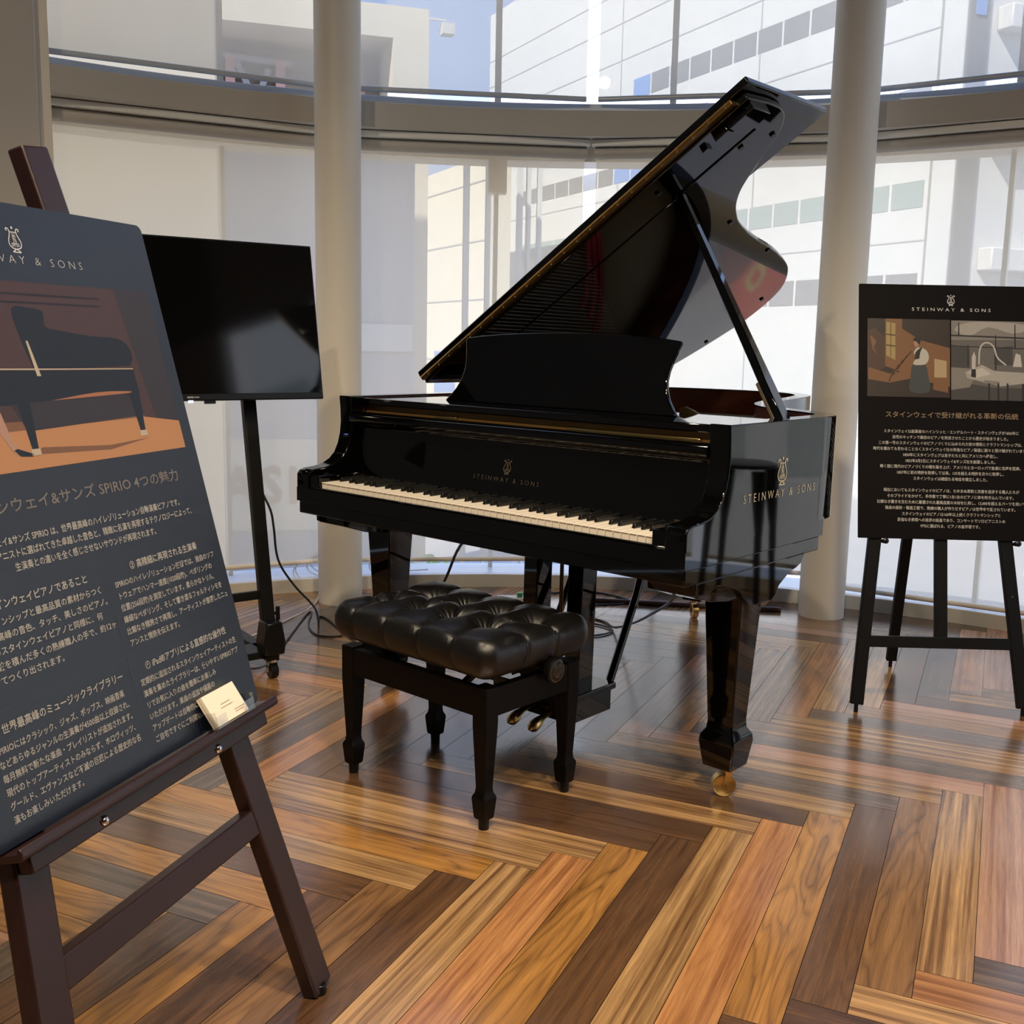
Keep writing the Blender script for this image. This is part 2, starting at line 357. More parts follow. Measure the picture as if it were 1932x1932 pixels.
# ---- floor: every plank its own quads in one mesh
def clip(poly, planes):
    for (px, py, nx, ny) in planes:                   # keep n.(p-p0) <= 0
        out = []
        for i in range(len(poly)):
            a, b = poly[i], poly[(i + 1) % len(poly)]
            da = (a[0] - px) * nx + (a[1] - py) * ny; db = (b[0] - px) * nx + (b[1] - py) * ny
            if da <= 0: out.append(a)
            if da * db < 0: t = da / (da - db); out.append((a[0] + (b[0] - a[0]) * t, a[1] + (b[1] - a[1]) * t))
        poly = out
        if len(poly) < 3: return []
    return poly
room_planes = [(*arc(a, 3.36)[:2], math.sin(math.radians(a)), math.cos(math.radians(a))) for a in range(-35, 85, 4)]
room_planes += [(3.46, 0, 1, 0), (0, -3.0, 0, -1), (-2.55, 0, -1, 0)]
fx, fy, ft, PW, PL = 0.6388, 2.4975, -2.0008, 0.0997, 0.9205
fu = Vector((math.cos(ft), math.sin(ft))); fv = Vector((-fu.y, fu.x))
ZEB = ((0.135, 0.062, 0.024), (0.51, 0.300, 0.130), 0.06); DRK = ((0.046, 0.022, 0.012), (0.155, 0.076, 0.034), 0.6)
GLD = ((0.085, 0.032, 0.010), (0.52, 0.250, 0.065), 0.85); ORG = ((0.20, 0.072, 0.026), (0.52, 0.250, 0.095), 0.35)
BRN = ((0.070, 0.032, 0.014), (0.35, 0.180, 0.070), 0.8); RED = ((0.25, 0.110, 0.060), (0.47, 0.265, 0.165), 0.12); GRY = ((0.065, 0.042, 0.030), (0.19, 0.125, 0.085), 0.25)
fixed = {('B', 0): {-8: DRK, -7: BRN, -6: DRK, -5: ZEB, -4: ORG, -3: GLD, -2: DRK, -1: ZEB, 0: ORG, 1: GLD, 2: DRK, 3: BRN, 4: ZEB, 5: RED, 6: RED},
         ('A', 0): {-8: GLD, -7: DRK, -6: ZEB, -5: GLD, -4: ZEB, -3: ZEB, -2: DRK, -1: DRK, 0: ZEB, 1: DRK, 2: ZEB, 3: GRY, 4: ZEB, 5: RED, 6: GRY, 7: ZEB, 8: ZEB, 9: GRY},
         ('A', -1): {0: DRK, 1: DRK, 2: ZEB, 3: ORG, 4: GRY}}
Tv = -(PL + PW) * fv - (PL - PW) * fu
fverts = []; ffaces = []; gp = []; clo = []; chi = []
O0 = Vector((fx, fy)); gap = 0.0007
for r in range(-4, 6):
    for k in range(-60, 61):
        for kind in 'AB':
            tl = O0 + r * Tv + k * PW * (fv - fu)
            if kind == 'B': o_, la, lb = tl, fu, fv
            else: o_, la, lb = tl - PL * fv, fv, fu
            c = o_ + la * PL / 2 + lb * PW / 2
            if c.length > 6.5: continue
            rnd = random.Random(r * 1009 + k * 13 + (5 if kind == 'A' else 0))
            q = [o_ + la * gap + lb * gap, o_ + la * (PL - gap) + lb * gap, o_ + la * (PL - gap) + lb * (PW - gap), o_ + la * gap + lb * (PW - gap)]
            poly = clip([(p.x, p.y) for p in q], room_planes)
            if not poly: continue
            ty = fixed.get((kind, r), {}).get(k) or rnd.choice([ZEB, ZEB, DRK, GLD, ORG, BRN, RED, GRY, DRK])
            j = rnd.uniform(0.88, 1.12); sd = rnd.random()
            n = len(fverts); fverts += [(x, y, 0.0) for x, y in poly]; ffaces.append(list(range(n, n + len(poly))))
            for x, y in poly:
                d = Vector((x, y)) - o_
                gp.append((d.dot(la) + sd * 9, d.dot(lb) + sd * 5, sd, ty[2])); clo.append((*[a * j for a in ty[0]], 1)); chi.append((*[a * j for a in ty[1]], 1))
nplank = len(ffaces)
base = [(0, 0)]
outline = [tuple(arc(a, 3.38)[:2]) for a in range(-37, 84, 4)] + [(3.5, 1.9), (3.5, -3.05), (-2.6, -3.05), (-2.6, 4.0), (-2.05, 4.3)]
n = len(fverts); fverts += [(x, y, -0.004) for x, y in outline]; ffaces.append(list(range(n, n + len(outline))))
gp += [(0, 0, 0, 0)] * len(outline); clo += [(0.02, 0.012, 0.01, 1)] * len(outline); chi += [(0.02, 0.012, 0.01, 1)] * len(outline)
me = D.meshes.new('floor'); me.from_pydata(fverts, [], ffaces); me.materials.append(m_floor)
for nm, data in (('gp', gp), ('clo', clo), ('chi', chi)):
    at = me.attributes.new(nm, 'FLOAT_COLOR', 'POINT')
    at.data.foreach_set('color', [x for t in data for x in t])
fl = D.objects.new('floor', me); COL.objects.link(fl); struct(fl)
me.update()
if me.polygons[0].normal.z < 0: me.flip_normals()

# ---- curved curb, sill, beam
def arcband(name, r0_, r1_, z0, z1, mat, a0=-37, a1=83, step=1.0, bevel=0.003):
    g = G(); n = int((a1 - a0) / step); rings = []
    vs = []
    for i in range(n + 1):
        a = a0 + (a1 - a0) * i / n; p, q = arc(a, r0_), arc(a, r1_)
        vs += [(p.x, p.y, z0), (p.x, p.y, z1), (q.x, q.y, z1), (q.x, q.y, z0)]
    fs = []
    for i in range(n):
        for k in range(4): fs.append((i * 4 + k, (i + 1) * 4 + k, (i + 1) * 4 + (k + 1) % 4, i * 4 + (k + 1) % 4))
    fs += [(0, 1, 2, 3), (n * 4 + 3, n * 4 + 2, n * 4 + 1, n * 4)]
    g.add(vs, fs); return obj(name, g, mat, bevel=bevel, smooth=30)
struct(arcband('baseboard_bay', 3.302, 3.35, -0.003, 0.062, m_curb))
struct(arcband('trim_1', 3.35, 3.62, -0.003, 0.050, m_sill))                   # window sill behind the blinds
struct(arcband('trim_2', 3.225, 3.62, 2.065, 2.172, m_beam))                    # transom beam
struct(arcband('trim_3', 3.42, 3.62, 1.985, 2.065, m_frame))                    # window head under the beam
struct(arcband('trim_4', 3.40, 3.60, 2.172, 2.236, m_alu))                      # upper sill
struct(arcband('ceiling', 0.0, 3.75, H_CEIL, H_CEIL + 0.1, m_ceil, -178, 178, 4))
g = G(); g.box((-2.9, -3.2, H_CEIL), (3.8, 2.0, H_CEIL + 0.1)); c_ = obj('trim_5', g, m_ceil); struct(c_)
# mullions: one at each facet edge, one in the middle of each facet
g = G()
def post(g, deg, r, w, d, z0, z1):
    t = math.radians(deg); rad = Vector((math.sin(t), math.cos(t), 0)); tan = Vector((rad.y, -rad.x, 0)); c = arc(deg, r)
    def T(p): return c + tan * p.x + rad * p.y + Vector((0, 0, p.z))
    g.box((-w / 2, -d / 2, z0), (w / 2, d / 2, z1), T)
for a in (-27, -24.6): pass
k = 6
for a in (-24.5, -4.1, 9.1, 33, 53, 73):
    g = G(); post(g, a, 3.55, 0.020, 0.05, 0.05, 2.0); post(g, a, 3.55, 0.028, 0.05, 2.2, H_CEIL)
    struct(obj('trim_%d' % k, g, m_frame)); k += 1
g = G(); post(g, -4.1, 3.47, 0.085, 0.08, 1.84, 2.02); struct(obj('trim_%d' % k, g, m_frame, bevel=0.003)); k += 1
for i in range(len(EDGES) - 1):                       # a glass pane pair for every facet
    a, b = arc(EDGES[i], 3.56), arc(EDGES[i + 1], 3.56)
    for j, (z0, z1) in enumerate(((0.05, 2.0), (2.2, H_CEIL))):
        g = G(); g.face([(a.x, a.y, z0), (b.x, b.y, z0), (b.x, b.y, z1), (a.x, a.y, z1)])
        struct(obj('window_%d' % (2 * i + j + 1), g, m_glass, fix=False))
# pilaster left of the bay, walls
g = G(); a = arc(-37, 3.2); T = lambda p: arc(-37, 3.12) + Vector((math.cos(math.radians(37)), math.sin(math.radians(37)), 0)) * p.x + Vector((-math.sin(math.radians(37)), math.cos(math.radians(37)), 0)) * p.y + Vector((0, 0, p.z))
g.box((-0.42, 0.06, 0), (-0.055, 0.8, H_CEIL), T)
struct(obj('wall_bay', g, m_beam, bevel=0.006))
g = G(); g.box((-0.055, 0.10, 0), (0.0, 0.8, H_CEIL), T); struct(obj('trim_40', g, m_frame))
g = G(); g.box((-2.70, -3.1, 0), (-2.60, 4.05, H_CEIL))
g.prism([(-2.70, 4.05), (-2.60, 4.05), (-2.115, 4.36), (-2.115, 4.50), (-2.70, 4.50)], lambda a, b: Vector((a, b, 0)), lambda a, b: Vector((a, b, H_CEIL)))
struct(obj('wall_left', g, m_wallgrey))
g = G(); g.box((3.46, -3.1, 0), (3.6, -1.3, H_CEIL)); g.box((3.46, -1.3, 0), (3.6, 2.05, 0.062)); g.box((3.46, -1.3, 2.065), (3.6, 2.05, 2.172)); g.box((3.46, -1.3, 3.0), (3.6, 2.05, H_CEIL)); g.box((3.46, -1.3, 0), (3.6, 0.75, H_CEIL)); struct(obj('wall_right', g, m_beam))
for q in range(1):
    g = G(); ya = 2.0 - 1.1 * q; g.box((3.50, ya, 0.06), (3.56, ya + 0.03, 2.065)); struct(obj('trim_%d' % (30 + q), g, m_frame))
    for z0, z1 in ((0.062, 2.065), (2.172, 3.0)):  # upper pane is added to brighten the television's lower right reflection
        g = G(); g.face([(3.58, ya, z0), (3.58, ya - 1.1, z0), (3.58, ya - 1.1, z1), (3.58, ya, z1)]); struct(obj('window_%d' % (20 + 2 * q + (z0 > 1)), g, m_glass, fix=False))
g = G(); g.box((-2.7, -3.2, 0), (3.6, -3.05, H_CEIL)); struct(obj('wall_back', g, m_wall))

# ---- columns
for name, (x, y), lab in (('column', (-0.760, 4.632), 'round cream column behind the black television screen'), ('column', (1.368, 4.553), 'round cream column between piano and right poster stand')):
    g = G(); g.lathe([(0.097, 0.0), (0.097, H_CEIL)], n=64); c = obj(name, g, m_column, smooth=30); c.location = (x, y, 0); struct(c)
    tag(c, lab, 'column')

# ---- roller blinds (flat sheets between the facet edges)
lab_lo = ['lower sunscreen blind behind the left poster and screen', 'lower sunscreen blind behind piano keyboard and left column', 'lower sunscreen blind behind the raised piano lid', 'lower sunscreen blind behind the right poster stand', 'lower sunscreen blind in the first bay beyond the right edge', 'lower sunscreen blind in the last bay by the right wall']
lab_up = ['upper sunscreen blind above the left poster and screen', 'upper sunscreen blind above the keyboard with blue sky behind', 'upper sunscreen blind over the raised piano lid', 'upper sunscreen blind above the right poster stand', 'upper sunscreen blind in the first bay beyond the right edge', 'upper sunscreen blind in the last bay by the right wall']
for i in range(6):
    a, b = arc(EDGES[i], 3.355), arc(EDGES[i + 1], 3.355)
    t = (b - a).normalized(); nrm = Vector((-t.y, t.x, 0)); wid = (b - a).length
    g0, g1 = (0.075 if i == 0 else 0.028), 0.028
    if i == 0: g0 = 0.03
    for low in (True, False):
        o = thing('roller_blind', (lab_lo if low else lab_up)[i], 'blind', a, math.atan2(t.y, t.x), 'lower roller blinds of the bay' if low else 'upper roller blinds of the bay')
        if low:
            z0, z1 = (0.135, 2.06); 
            if i == 3: z0 = 0.085
            g = G(); g.face([(g0, 0, z0), (wid - g1, 0, z0), (wid - g1, 0, z1), (g0, 0, z1)]); obj('blind_cloth', g, m_blind, o, fix=False)
            g = G(); g.cyl((g0, 0, z0), (wid - g1, 0, z0), 0.011, 12); obj('bottom_bar', g, m_frame, o)
            g = G(); g.box((0.012, -0.055, 2.036), (wid - 0.012, 0.03, 2.062)); obj('head_rail', g, m_sill, o, bevel=0.002)
            g = G(); g.cyl((0.02, 0.0, 2.01), (wid - 0.02, 0.0, 2.01), 0.026, 16); obj('roller', g, m_blind if False else m_beam, o)
        else:
            z0, z1 = 2.245, H_CEIL - 0.02
            g = G(); g.face([(g0, 0, z0), (wid - g1, 0, z0), (wid - g1, 0, z1), (g0, 0, z1)]); obj('blind_cloth', g, m_blind, o, fix=False)
            g = G(); g.cyl((g0, 0, z0), (wid - g1, 0, z0), 0.012, 12); obj('bottom_bar', g, m_alu, o)

for q in range(1):
    for low in (True,):
        z0, z1 = (0.135, 2.06) if low else (2.245, H_CEIL - 0.02)
        o = thing('roller_blind', 'lone sunscreen blind on the right side wall', 'blind', (3.47, 2.0 - 1.1 * q, 0), -PI / 2)
        g = G(); g.face([(0.02, 0, z0), (1.07, 0, z0), (1.07, 0, z1), (0.02, 0, z1)]); obj('blind_cloth', g, m_blind, o, fix=False)
        g = G(); g.cyl((0.02, 0, z0), (1.07, 0, z0), 0.011, 12); obj('bottom_bar', g, m_frame, o)

# ================================================================== OUTDOORS
m_white_wall = noise_var(P('white_panel_cladding', (0.66, 0.65, 0.63), 0.6), 1.2, 0.06)
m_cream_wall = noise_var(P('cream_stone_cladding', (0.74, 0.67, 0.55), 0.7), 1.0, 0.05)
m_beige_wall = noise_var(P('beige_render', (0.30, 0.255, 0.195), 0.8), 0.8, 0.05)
m_lilac_wall = noise_var(P('grey_lilac_panel', (0.46, 0.45, 0.47), 0.7), 0.8, 0.05)
m_win_dark = P('tinted_window', (0.20, 0.20, 0.21), 0.15); m_win_grn = P('greenish_window', (0.30, 0.37, 0.36), 0.12); m_win_blue = P('blue_window', (0.16, 0.30, 0.62), 0.1)
m_joint = P('panel_joint', (0.36, 0.36, 0.38), 0.8); m_pink = P('pink_steel', (0.62, 0.36, 0.32), 0.6); m_sign_red = P('red_sign', (0.85, 0.10, 0.03), 0.6)
m_letter = P('tan_letter', (0.45, 0.30, 0.20), 0.7); m_street = noise_var(P('street_paving', (0.42, 0.41, 0.40), 0.9), 0.6, 0.15)
m_leaf = noise_var(P('foliage_green', (0.10, 0.19, 0.06), 0.8), 6, 0.5); m_bark = P('bark', (0.10, 0.07, 0.05), 0.9)
ZG = -4.3
class Fac:
    """a facade plane: origin p0, direction d along it; outward normal n"""
    def __init__(s, p0, d, flip=1): s.o = Vector((*p0, 0)); s.d = Vector((*d, 0)).normalized(); s.n = Vector((s.d.y, -s.d.x, 0)) * flip
    def T(s, p): return s.o + s.d * p.x + s.n * p.y + Vector((0, 0, p.z))
    def box(s, g, t0, t1, z0, z1, y0, y1): g.box((t0, y0, z0), (t1, y1, z1), s.T); return g
# white office building on the right, facade running away to the left (about forty metres off)
SF = 2.5
class FacS(Fac):
    def __init__(s, p0, d, flip=1): Fac.__init__(s, (p0[0] * SF, p0[1] * SF), d, flip)
    def T(s, p): return s.o + s.d * p.x * SF + s.n * p.y * SF + Vector((0, 0, 1.16 + (p.z - 1.16) * SF))
ZS = 1.16 + (ZG - 1.16) / SF
F = FacS((4.8, 16.0), (-0.434, 0.90), -1)
g = G(); F.box(g, -1.5, 12.8, ZS, 9.0, -2.4, 0.0)
ob = tag(obj('office_building', g, m_white_wall), 'white office building with long ribbon windows beyond the piano lid', 'building')
for z in (2.6, 4.0, 5.3, 6.6, 7.3, 7.9): g = G(); F.box(g, -1.5, 12.8, z, z + 0.02, 0.0, 0.006); obj('panel_joint', g, m_joint, ob)
for z0, z1, m_, n_ in ((1.80, 2.18, m_win_dark, 14), (3.05, 3.40, m_win_grn, 20), (4.30, 4.62, m_win_dark, 20), (5.80, 6.16, m_win_dark, 12)):
    for i in range(n_):
        t0 = -1.45 + i * 0.626
        g = G(); F.box(g, t0 + 0.02, t0 + 0.59, z0, z1, -0.05, 0.008)
        obj('window', g, m_win_blue if (i in (11, 12) and z0 > 4) else m_, ob)
for t in (2.2, 6.5): g = G(); F.box(g, t, t + 0.03, ZS, 9, 0.0, 0.006); obj('panel_joint', g, m_joint, ob)
# cream building upper left
F2 = Fac((-1.40, 17.0), (0.95, 0.31))
g = G(); F2.box(g, -3.9, 0, 5.62, 6.08, -5, 0); F2.box(g, -0.55, 0, ZG, 5.62, -5, 0)
ob = tag(obj('cream_building', g, m_cream_wall), 'sunlit cream building with deep framed recess left of the sky', 'building')
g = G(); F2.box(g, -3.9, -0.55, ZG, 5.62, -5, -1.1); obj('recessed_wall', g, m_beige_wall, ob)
g = G(); F2.box(g, -1.30, -0.80, 3.9, 5.25, -1.1, -1.0); obj('window_frame', g, m_pink, ob)
g = G(); F2.box(g, -1.24, -0.86, 3.95, 5.18, -1.1, -0.98); obj('window', g, m_win_grn, ob)
for t in (-3.55, -2.95, -2.2): g = G(); F2.box(g, t, t + 0.14, 3.6, 5.35, -1.1, -0.85); obj('steel_post', g, m_pink, ob)
for a, b, c, d in ((-3.75, 5.38, -1.95, 5.30), (-3.4, 4.4, -3.0, 5.3), (-2.8, 5.3, -2.3, 4.3), (-2.6, 4.5, -2.3, 5.2)):
    g = G(); g.bar(F2.T(Vector((a, -0.9, b))), F2.T(Vector((c, -0.9, d))), 0.09, 0.09); obj('steel_brace', g, m_joint, ob)
g = G(); g.bar(F2.T(Vector((0, 0.0, 5.95))), F2.T(Vector((0.26, 0.0, 5.95))), 0.03, 0.03); g.box((0.19, -0.1, 5.74), (0.38, 0.1, 5.90), F2.T); obj('camera_housing', g, m_white_wall, ob)
g = G(); F2.box(g, -2.6, -0.45, 6.08, 7.4, -4.5, -1.0); obj('glass_penthouse', g, m_win_blue, ob)
# plain beige building at far left, very near the window
F3 = Fac((-3.12, 11.4), (0.97, 0.24))
g = G(); F3.box(g, -6.0, 0.0, ZG, 8.5, -1.5, 0.0)
ob = tag(obj('beige_building', g, m_beige_wall), 'plain beige building filling the view behind the left blinds', 'building')
g = G(); F3.box(g, -6, 0, 1.95, 2.02, 0, 0.02); obj('panel_joint', g, m_joint, ob)
# lower shopfront wing with letters between them
F4 = Fac((-1.62, 14.0), (0.985, 0.17))
g = G(); F4.box(g, -2.2, 0.30, ZG, 3.6, -1.0, 0.0)
ob = tag(obj('lilac_building', g, m_lilac_wall), 'grey lilac low building with faded tan sign letters', 'building')
g = G(); F4.box(g, -0.9, 0.28, 1.0, 1.35, 0, 0.05); obj('sign_strip', g, m_white_wall, ob)
g = G(); F4.box(g, -2.2, -0.82, -1.35, -0.15, 0, 0.03); obj('sign_panel', g, m_cream_wall, ob)
t_ = text('ASH', 0.68, F4.T(Vector((-2.15, 0.05, -0.98))), m_letter, None, (PI / 2, 0, math.atan2(0.17, 0.985)), name='sign_letters', bold=0.015, space=1.2, width=1.24); t_.parent = ob
# panelled building and fins in the middle distance
F5 = FacS((-0.9, 23.0), (-0.434, 0.90), -1)
g = G(); F5.box(g, -0.7, 2.9, ZS, 4.9, -0.5, 0.0)
ob = tag(obj('panelled_building', g, m_cream_wall), 'cream building with stacked wall panels behind the middle blind', 'building')
for z in (-0.6, 0.7, 2.0, 3.2, 4.4): g = G(); F5.box(g, -0.7, 2.9, z, z + 0.03, 0, 0.01); obj('panel_joint', g, m_joint, ob)
g = G(); F5.box(g, 1.0, 2.2, -0.6, 0.9, 0, 0.03); obj('arched_window', g, m_win_blue, ob)
F6 = Fac((-0.55, 19.5), (0.95, 0.2))
for i, (t, w, z1) in enumerate(((-0.42, 0.09, 4.5), (-0.02, 0.07, 4.5), (0.55, 0.08, 4.5), (0.72, 0.06, 4.5), (0.92, 0.06, 4.5))):
    g = G(); F6.box(g, t, t + w, ZG, z1, -0.1, 0.1)
    tag(obj('white_pipe', g, m_white_wall), ['leftmost', 'second', 'third', 'fourth', 'rightmost'][i] + ' of five tall white facade pipes seen through the middle blind', 'pipe', 'tall white facade pipes')
# rounded white building far right with blue window strip
F7 = FacS((5.617, 14.23), (0.93, 0.37))
g = G(); F7.box(g, 0, 6, ZS, 9, -0.4, 0.0)
ob = tag(obj('balcony_building', g, m_white_wall), 'white building with stacked balcony bands at far right', 'building')
for z in (0.3, 2.2, 3.75, 5.2, 6.7): g = G(); F7.box(g, 0.5, 6, z, z + 0.30, 0.0, 0.25); obj('balcony', g, m_white_wall, ob, bevel=0.05)
g = G(); F7.box(g, 0.02, 0.34, 1.0, 9, 0.0, 0.04); obj('dark_recess', g, m_win_dark, ob)
for z in (5.35, 5.85, 6.35, 6.85): g = G(); F7.box(g, 0.10, 0.26, z, z + 0.42, 0.04, 0.06); obj('window', g, m_win_blue, ob)
g = G(); F7.box(g, 2.4, 4.6, 0.7, 2.0, 0.26, 0.30); sg = obj('red_sign', g, m_sign_red, ob)
F8 = Fac((15.0, 16.0), (0.05, -1.0))  # unseen building added so the piano side mirrors neutral white, not blue sky
g = G(); F8.box(g, 0, 24, ZG, 9.0, -3, 0.0)
ob = tag(obj('added_building', g, m_white_wall), 'long pale stand-in building out of view, added for neutral reflections in the piano side', 'building')
for z in (-1.0, 2.2, 5.4):
    for q in range(9): g = G(); F8.box(g, 0.8 + q * 2.55, 2.6 + q * 2.55, z, z + 1.2, -0.1, 0.02); obj('window', g, m_win_grn, ob)
# street, tree
g = G(); g.face([(-60, 4.5, ZG), (60, 4.5, ZG), (60, 120, ZG), (-60, 120, ZG)]); g.face([(-60, 4.5, ZG - 0.3), (60, 4.5, ZG - 0.3), (60, 120, ZG - 0.3), (-60, 120, ZG - 0.3)]); struct(obj('street', g, m_street))
def tree(x, y, lab):
    o = thing('street_tree', lab, 'tree', (x, y, ZG), 0, 'street trees below the window')
    g = G(); g.cyl((0, 0, 0), (0, 0, 1.3), 0.1, 10, 0.07); obj('trunk', g, m_bark, o)
    g = G(); rnd = random.Random(int(x * 100))
    for i in range(900):
        d = Vector((rnd.gauss(0, 1), rnd.gauss(0, 1), rnd.gauss(0, 1))).normalized() * rnd.uniform(0.5, 1.0); p = Vector((d.x * 1.1, d.y * 1.1, 2.0 + d.z * 0.95)); e = Vector((rnd.gauss(0, 1), rnd.gauss(0, 1), rnd.gauss(0, 1))).normalized(); q = e.orthogonal().normalized()
        g.face([p - e * 0.12, p + q * 0.07, p + e * 0.12, p - q * 0.07])
    obj('foliage', g, m_leaf, o, fix=False, smooth=0)
tree(-0.95, 12.0, 'round green street tree below the blind beside the piano leg')

# ================================================================== PIANO
HW = 0.715
piano = thing('grand_piano', 'glossy black grand piano with raised lid and gold lettering', 'piano', (-0.1284, 2.8335, 0), -0.7285)
# rim outline (plan), treble side round the tail to the bass side
tre = [(0.715, 0.20), (0.715, 0.53), (0.714, 0.66), (0.700, 0.735), (0.655, 0.80), (0.555, 0.868), (0.450, 0.930), (0.375, 1.000), (0.328, 1.070), (0.285, 1.160), (0.232, 1.330), (0.190, 1.525), (0.140, 1.695), (0.090, 1.806), (0.010, 1.905), (-0.085, 1.962), (-0.235, 1.988), (-0.40, 1.975), (-0.56, 1.930), (-0.665, 1.86), (-0.708, 1.75), (-0.715, 1.60)]
rim_out = smooth_curve(tre, 6) + [(-0.715, y) for y in (1.4, 1.1, 0.8, 0.5, 0.2)]
def offset(poly, d):
    out = []
    for i, p in enumerate(poly):
        a = poly[max(i - 1, 0)]; b = poly[min(i + 1, len(poly) - 1)]; dx, dy = b[0] - a[0], b[1] - a[1]; l = math.hypot(dx, dy)
        out.append((p[0] - dy / l * d, p[1] + dx / l * d))
    return out
rim_in = offset(rim_out, 0.058)
ZT, ZB = 0.98, 0.70
g = G(); n = len(rim_out)
vs = [(x, y, ZB) for x, y in rim_out] + [(x, y, ZT) for x, y in rim_out]
g.add(vs, [(i, i + 1, n + i + 1, n + i) for i in range(n - 1)])
g.add([(x, y, ZT) for x, y in rim_out] + [(x, y, ZT) for x, y in rim_in], [(i, i + 1, n + i + 1, n + i) for i in range(n - 1)])
rim = obj('rim', g, m_gloss, piano, bevel=0.0025, smooth=30)
g = G(); g.add([(x, y, ZB) for x, y in rim_in] + [(x, y, ZT - 0.004) for x, y in rim_in], [(i, i + 1, n + i + 1, n + i) for i in range(n - 1)])
obj('inner_rim', g, m_mahog, rim, smooth=30)['label'] = 'red brown veneered inside of the rim'
# arms beside the keyboard
armp = [(-0.020, 0.70), (-0.020, 0.742), (-0.012, 0.753), (0.004, 0.758), (0.044, 0.761), (0.078, 0.768), (0.106, 0.782), (0.127, 0.802), (0.141, 0.830), (0.150, 0.862), (0.154, 0.90), (0.153, 0.935), (0.149, 0.980), (0.20, 0.980), (0.20, 0.70)]
arms = []
for s in (-1, 1):
    g = G(); n = len(armp); xa, xb = s * 0.657, s * HW
    vs = [(xa, a, b) for a, b in armp] + [(xb, a, b) for a, b in armp]
    g.add(vs, [list(range(n)), list(range(n, 2 * n))] + [(i, i + 1, n + i + 1, n + i) for i in range(n - 2)])
    arms.append(obj('arm', g, m_gloss, piano, bevel=0.004, seg=3, smooth=50))
# key bed in two stepped slabs
g = G(); g.box((-HW, -0.020, 0.657), (HW, 0.665, 0.7)); kb = obj('key_bed', g, m_gloss, piano)
g = G(); g.box((-HW + 0.004, -0.014, 0.618), (HW - 0.002, 0.650, 0.657)); obj('bottom_band', g, m_gloss, kb, bevel=0.003)
g = G(); g.prism(rim_in, lambda a, b: Vector((a, b, 0.702)), lambda a, b: Vector((a, b, 0.722))); obj('soundboard', g, m_wood_blk, piano)
g = G(); g.box((-0.657, -0.016, 0.70), (0.657, -0.004, 0.7055)); obj('key_slip', g, m_gloss, piano, bevel=0.002)
for s in (-1, 1):
    g = G(); g.box((min(s * 0.6165, s * 0.657), -0.014, 0.70), (max(s * 0.6165, s * 0.657), 0.155, 0.742)); obj('key_block', g, m_gloss, piano, bevel=0.006, seg=3)
    g = G(); g.cyl((s * 0.632, 0.03, 0.741), (s * 0.632, 0.03, 0.747), 0.008, 12); obj('key_block_screw', g, m_plast, piano)
# 88 keys
KP = 1.2308 / 52; KZ = 0.722
g = G(); g.box((-KP / 2 + 0.0010, 0.0, 0.7005), (KP / 2 - 0.0010, 0.15, KZ - 0.003)); g.box((-KP / 2 + 0.0010, -0.002, KZ - 0.003), (KP / 2 - 0.0010, 0.15, KZ)); wk = obj('white_key', g, m_ivory, piano, bevel=0.0008)
g = G(); g.prism([(0.052, 0.720), (0.0575, 0.7345), (0.150, 0.7355), (0.150, 0.720)], lambda a, b: Vector((-0.0048, a, b)), lambda a, b: Vector((0.0048, a, b))); bk = obj('black_key', g, m_ebony, piano, bevel=0.0016, seg=3)
nb = 0
for i in range(52):
    k = wk if i == 0 else wk.copy()
    if i: COL.objects.link(k); k.parent = piano
    x0 = -0.6154 + KP * i; k.location = (x0 + KP / 2, 0, 0)
    if 'ABCDEFG'[i % 7] in 'ACDFG' and i < 51:
        b = bk if nb == 0 else bk.copy()
        if nb: COL.objects.link(b); b.parent = piano
        nb += 1; off = {'A': 0.001, 'C': -0.002, 'D': 0.002, 'F': -0.003, 'G': 0.0}['ABCDEFG'[i % 7]]
        b.location = (x0 + KP + off, 0, 0)
# fallboard: leaning panel with a rolled lip at the top
prof = [(0.150, 0.724), (0.153, 0.742), (0.166, 0.80), (0.176, 0.86), (0.178, 0.884), (0.166, 0.894), (0.150, 0.898), (0.143, 0.905), (0.142, 0.916), (0.147, 0.926), (0.158, 0.930), (0.20, 0.930), (0.20, 0.724)]
g = G(); g.prism(prof, lambda a, b: Vector((-0.657, a, b)), lambda a, b: Vector((0.657, a, b))); fb = obj('fallboard', g, m_gloss, piano, bevel=0.002, smooth=50)
rx = math.atan2(0.118, 0.023)          # lean of the lower panel
def FBT(a, b): return Vector((a, 0.1515 + (b - 0.742) * 0.2135, b))
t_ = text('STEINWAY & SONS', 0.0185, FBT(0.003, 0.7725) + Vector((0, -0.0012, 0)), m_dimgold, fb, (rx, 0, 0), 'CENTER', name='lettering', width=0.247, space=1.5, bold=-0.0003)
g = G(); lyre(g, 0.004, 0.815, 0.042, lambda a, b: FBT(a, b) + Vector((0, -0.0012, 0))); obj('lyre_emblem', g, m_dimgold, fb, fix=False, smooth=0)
# brass-coloured rail and action seen in the slot above the fallboard
g = G(); g.box((-0.657, 0.215, 0.90), (0.657, 0.235, 0.952)); obj('action_cover', g, m_goldpaint, piano)['label'] = 'gold painted plate edge in the slot'
for x0, x1 in ((-0.33, -0.24), (0.18, 0.60)): g = G(); g.box((x0, 0.205, 0.925), (x1, 0.225, 0.938)); obj('brass_rail', g, m_brass, piano, bevel=0.003)
# shelf that carries the music desk
g = G(); g.box((-0.657, 0.190, 0.953), (0.657, 0.50, 0.9745)); ds = obj('desk_shelf', g, m_gloss, piano, bevel=0.004)
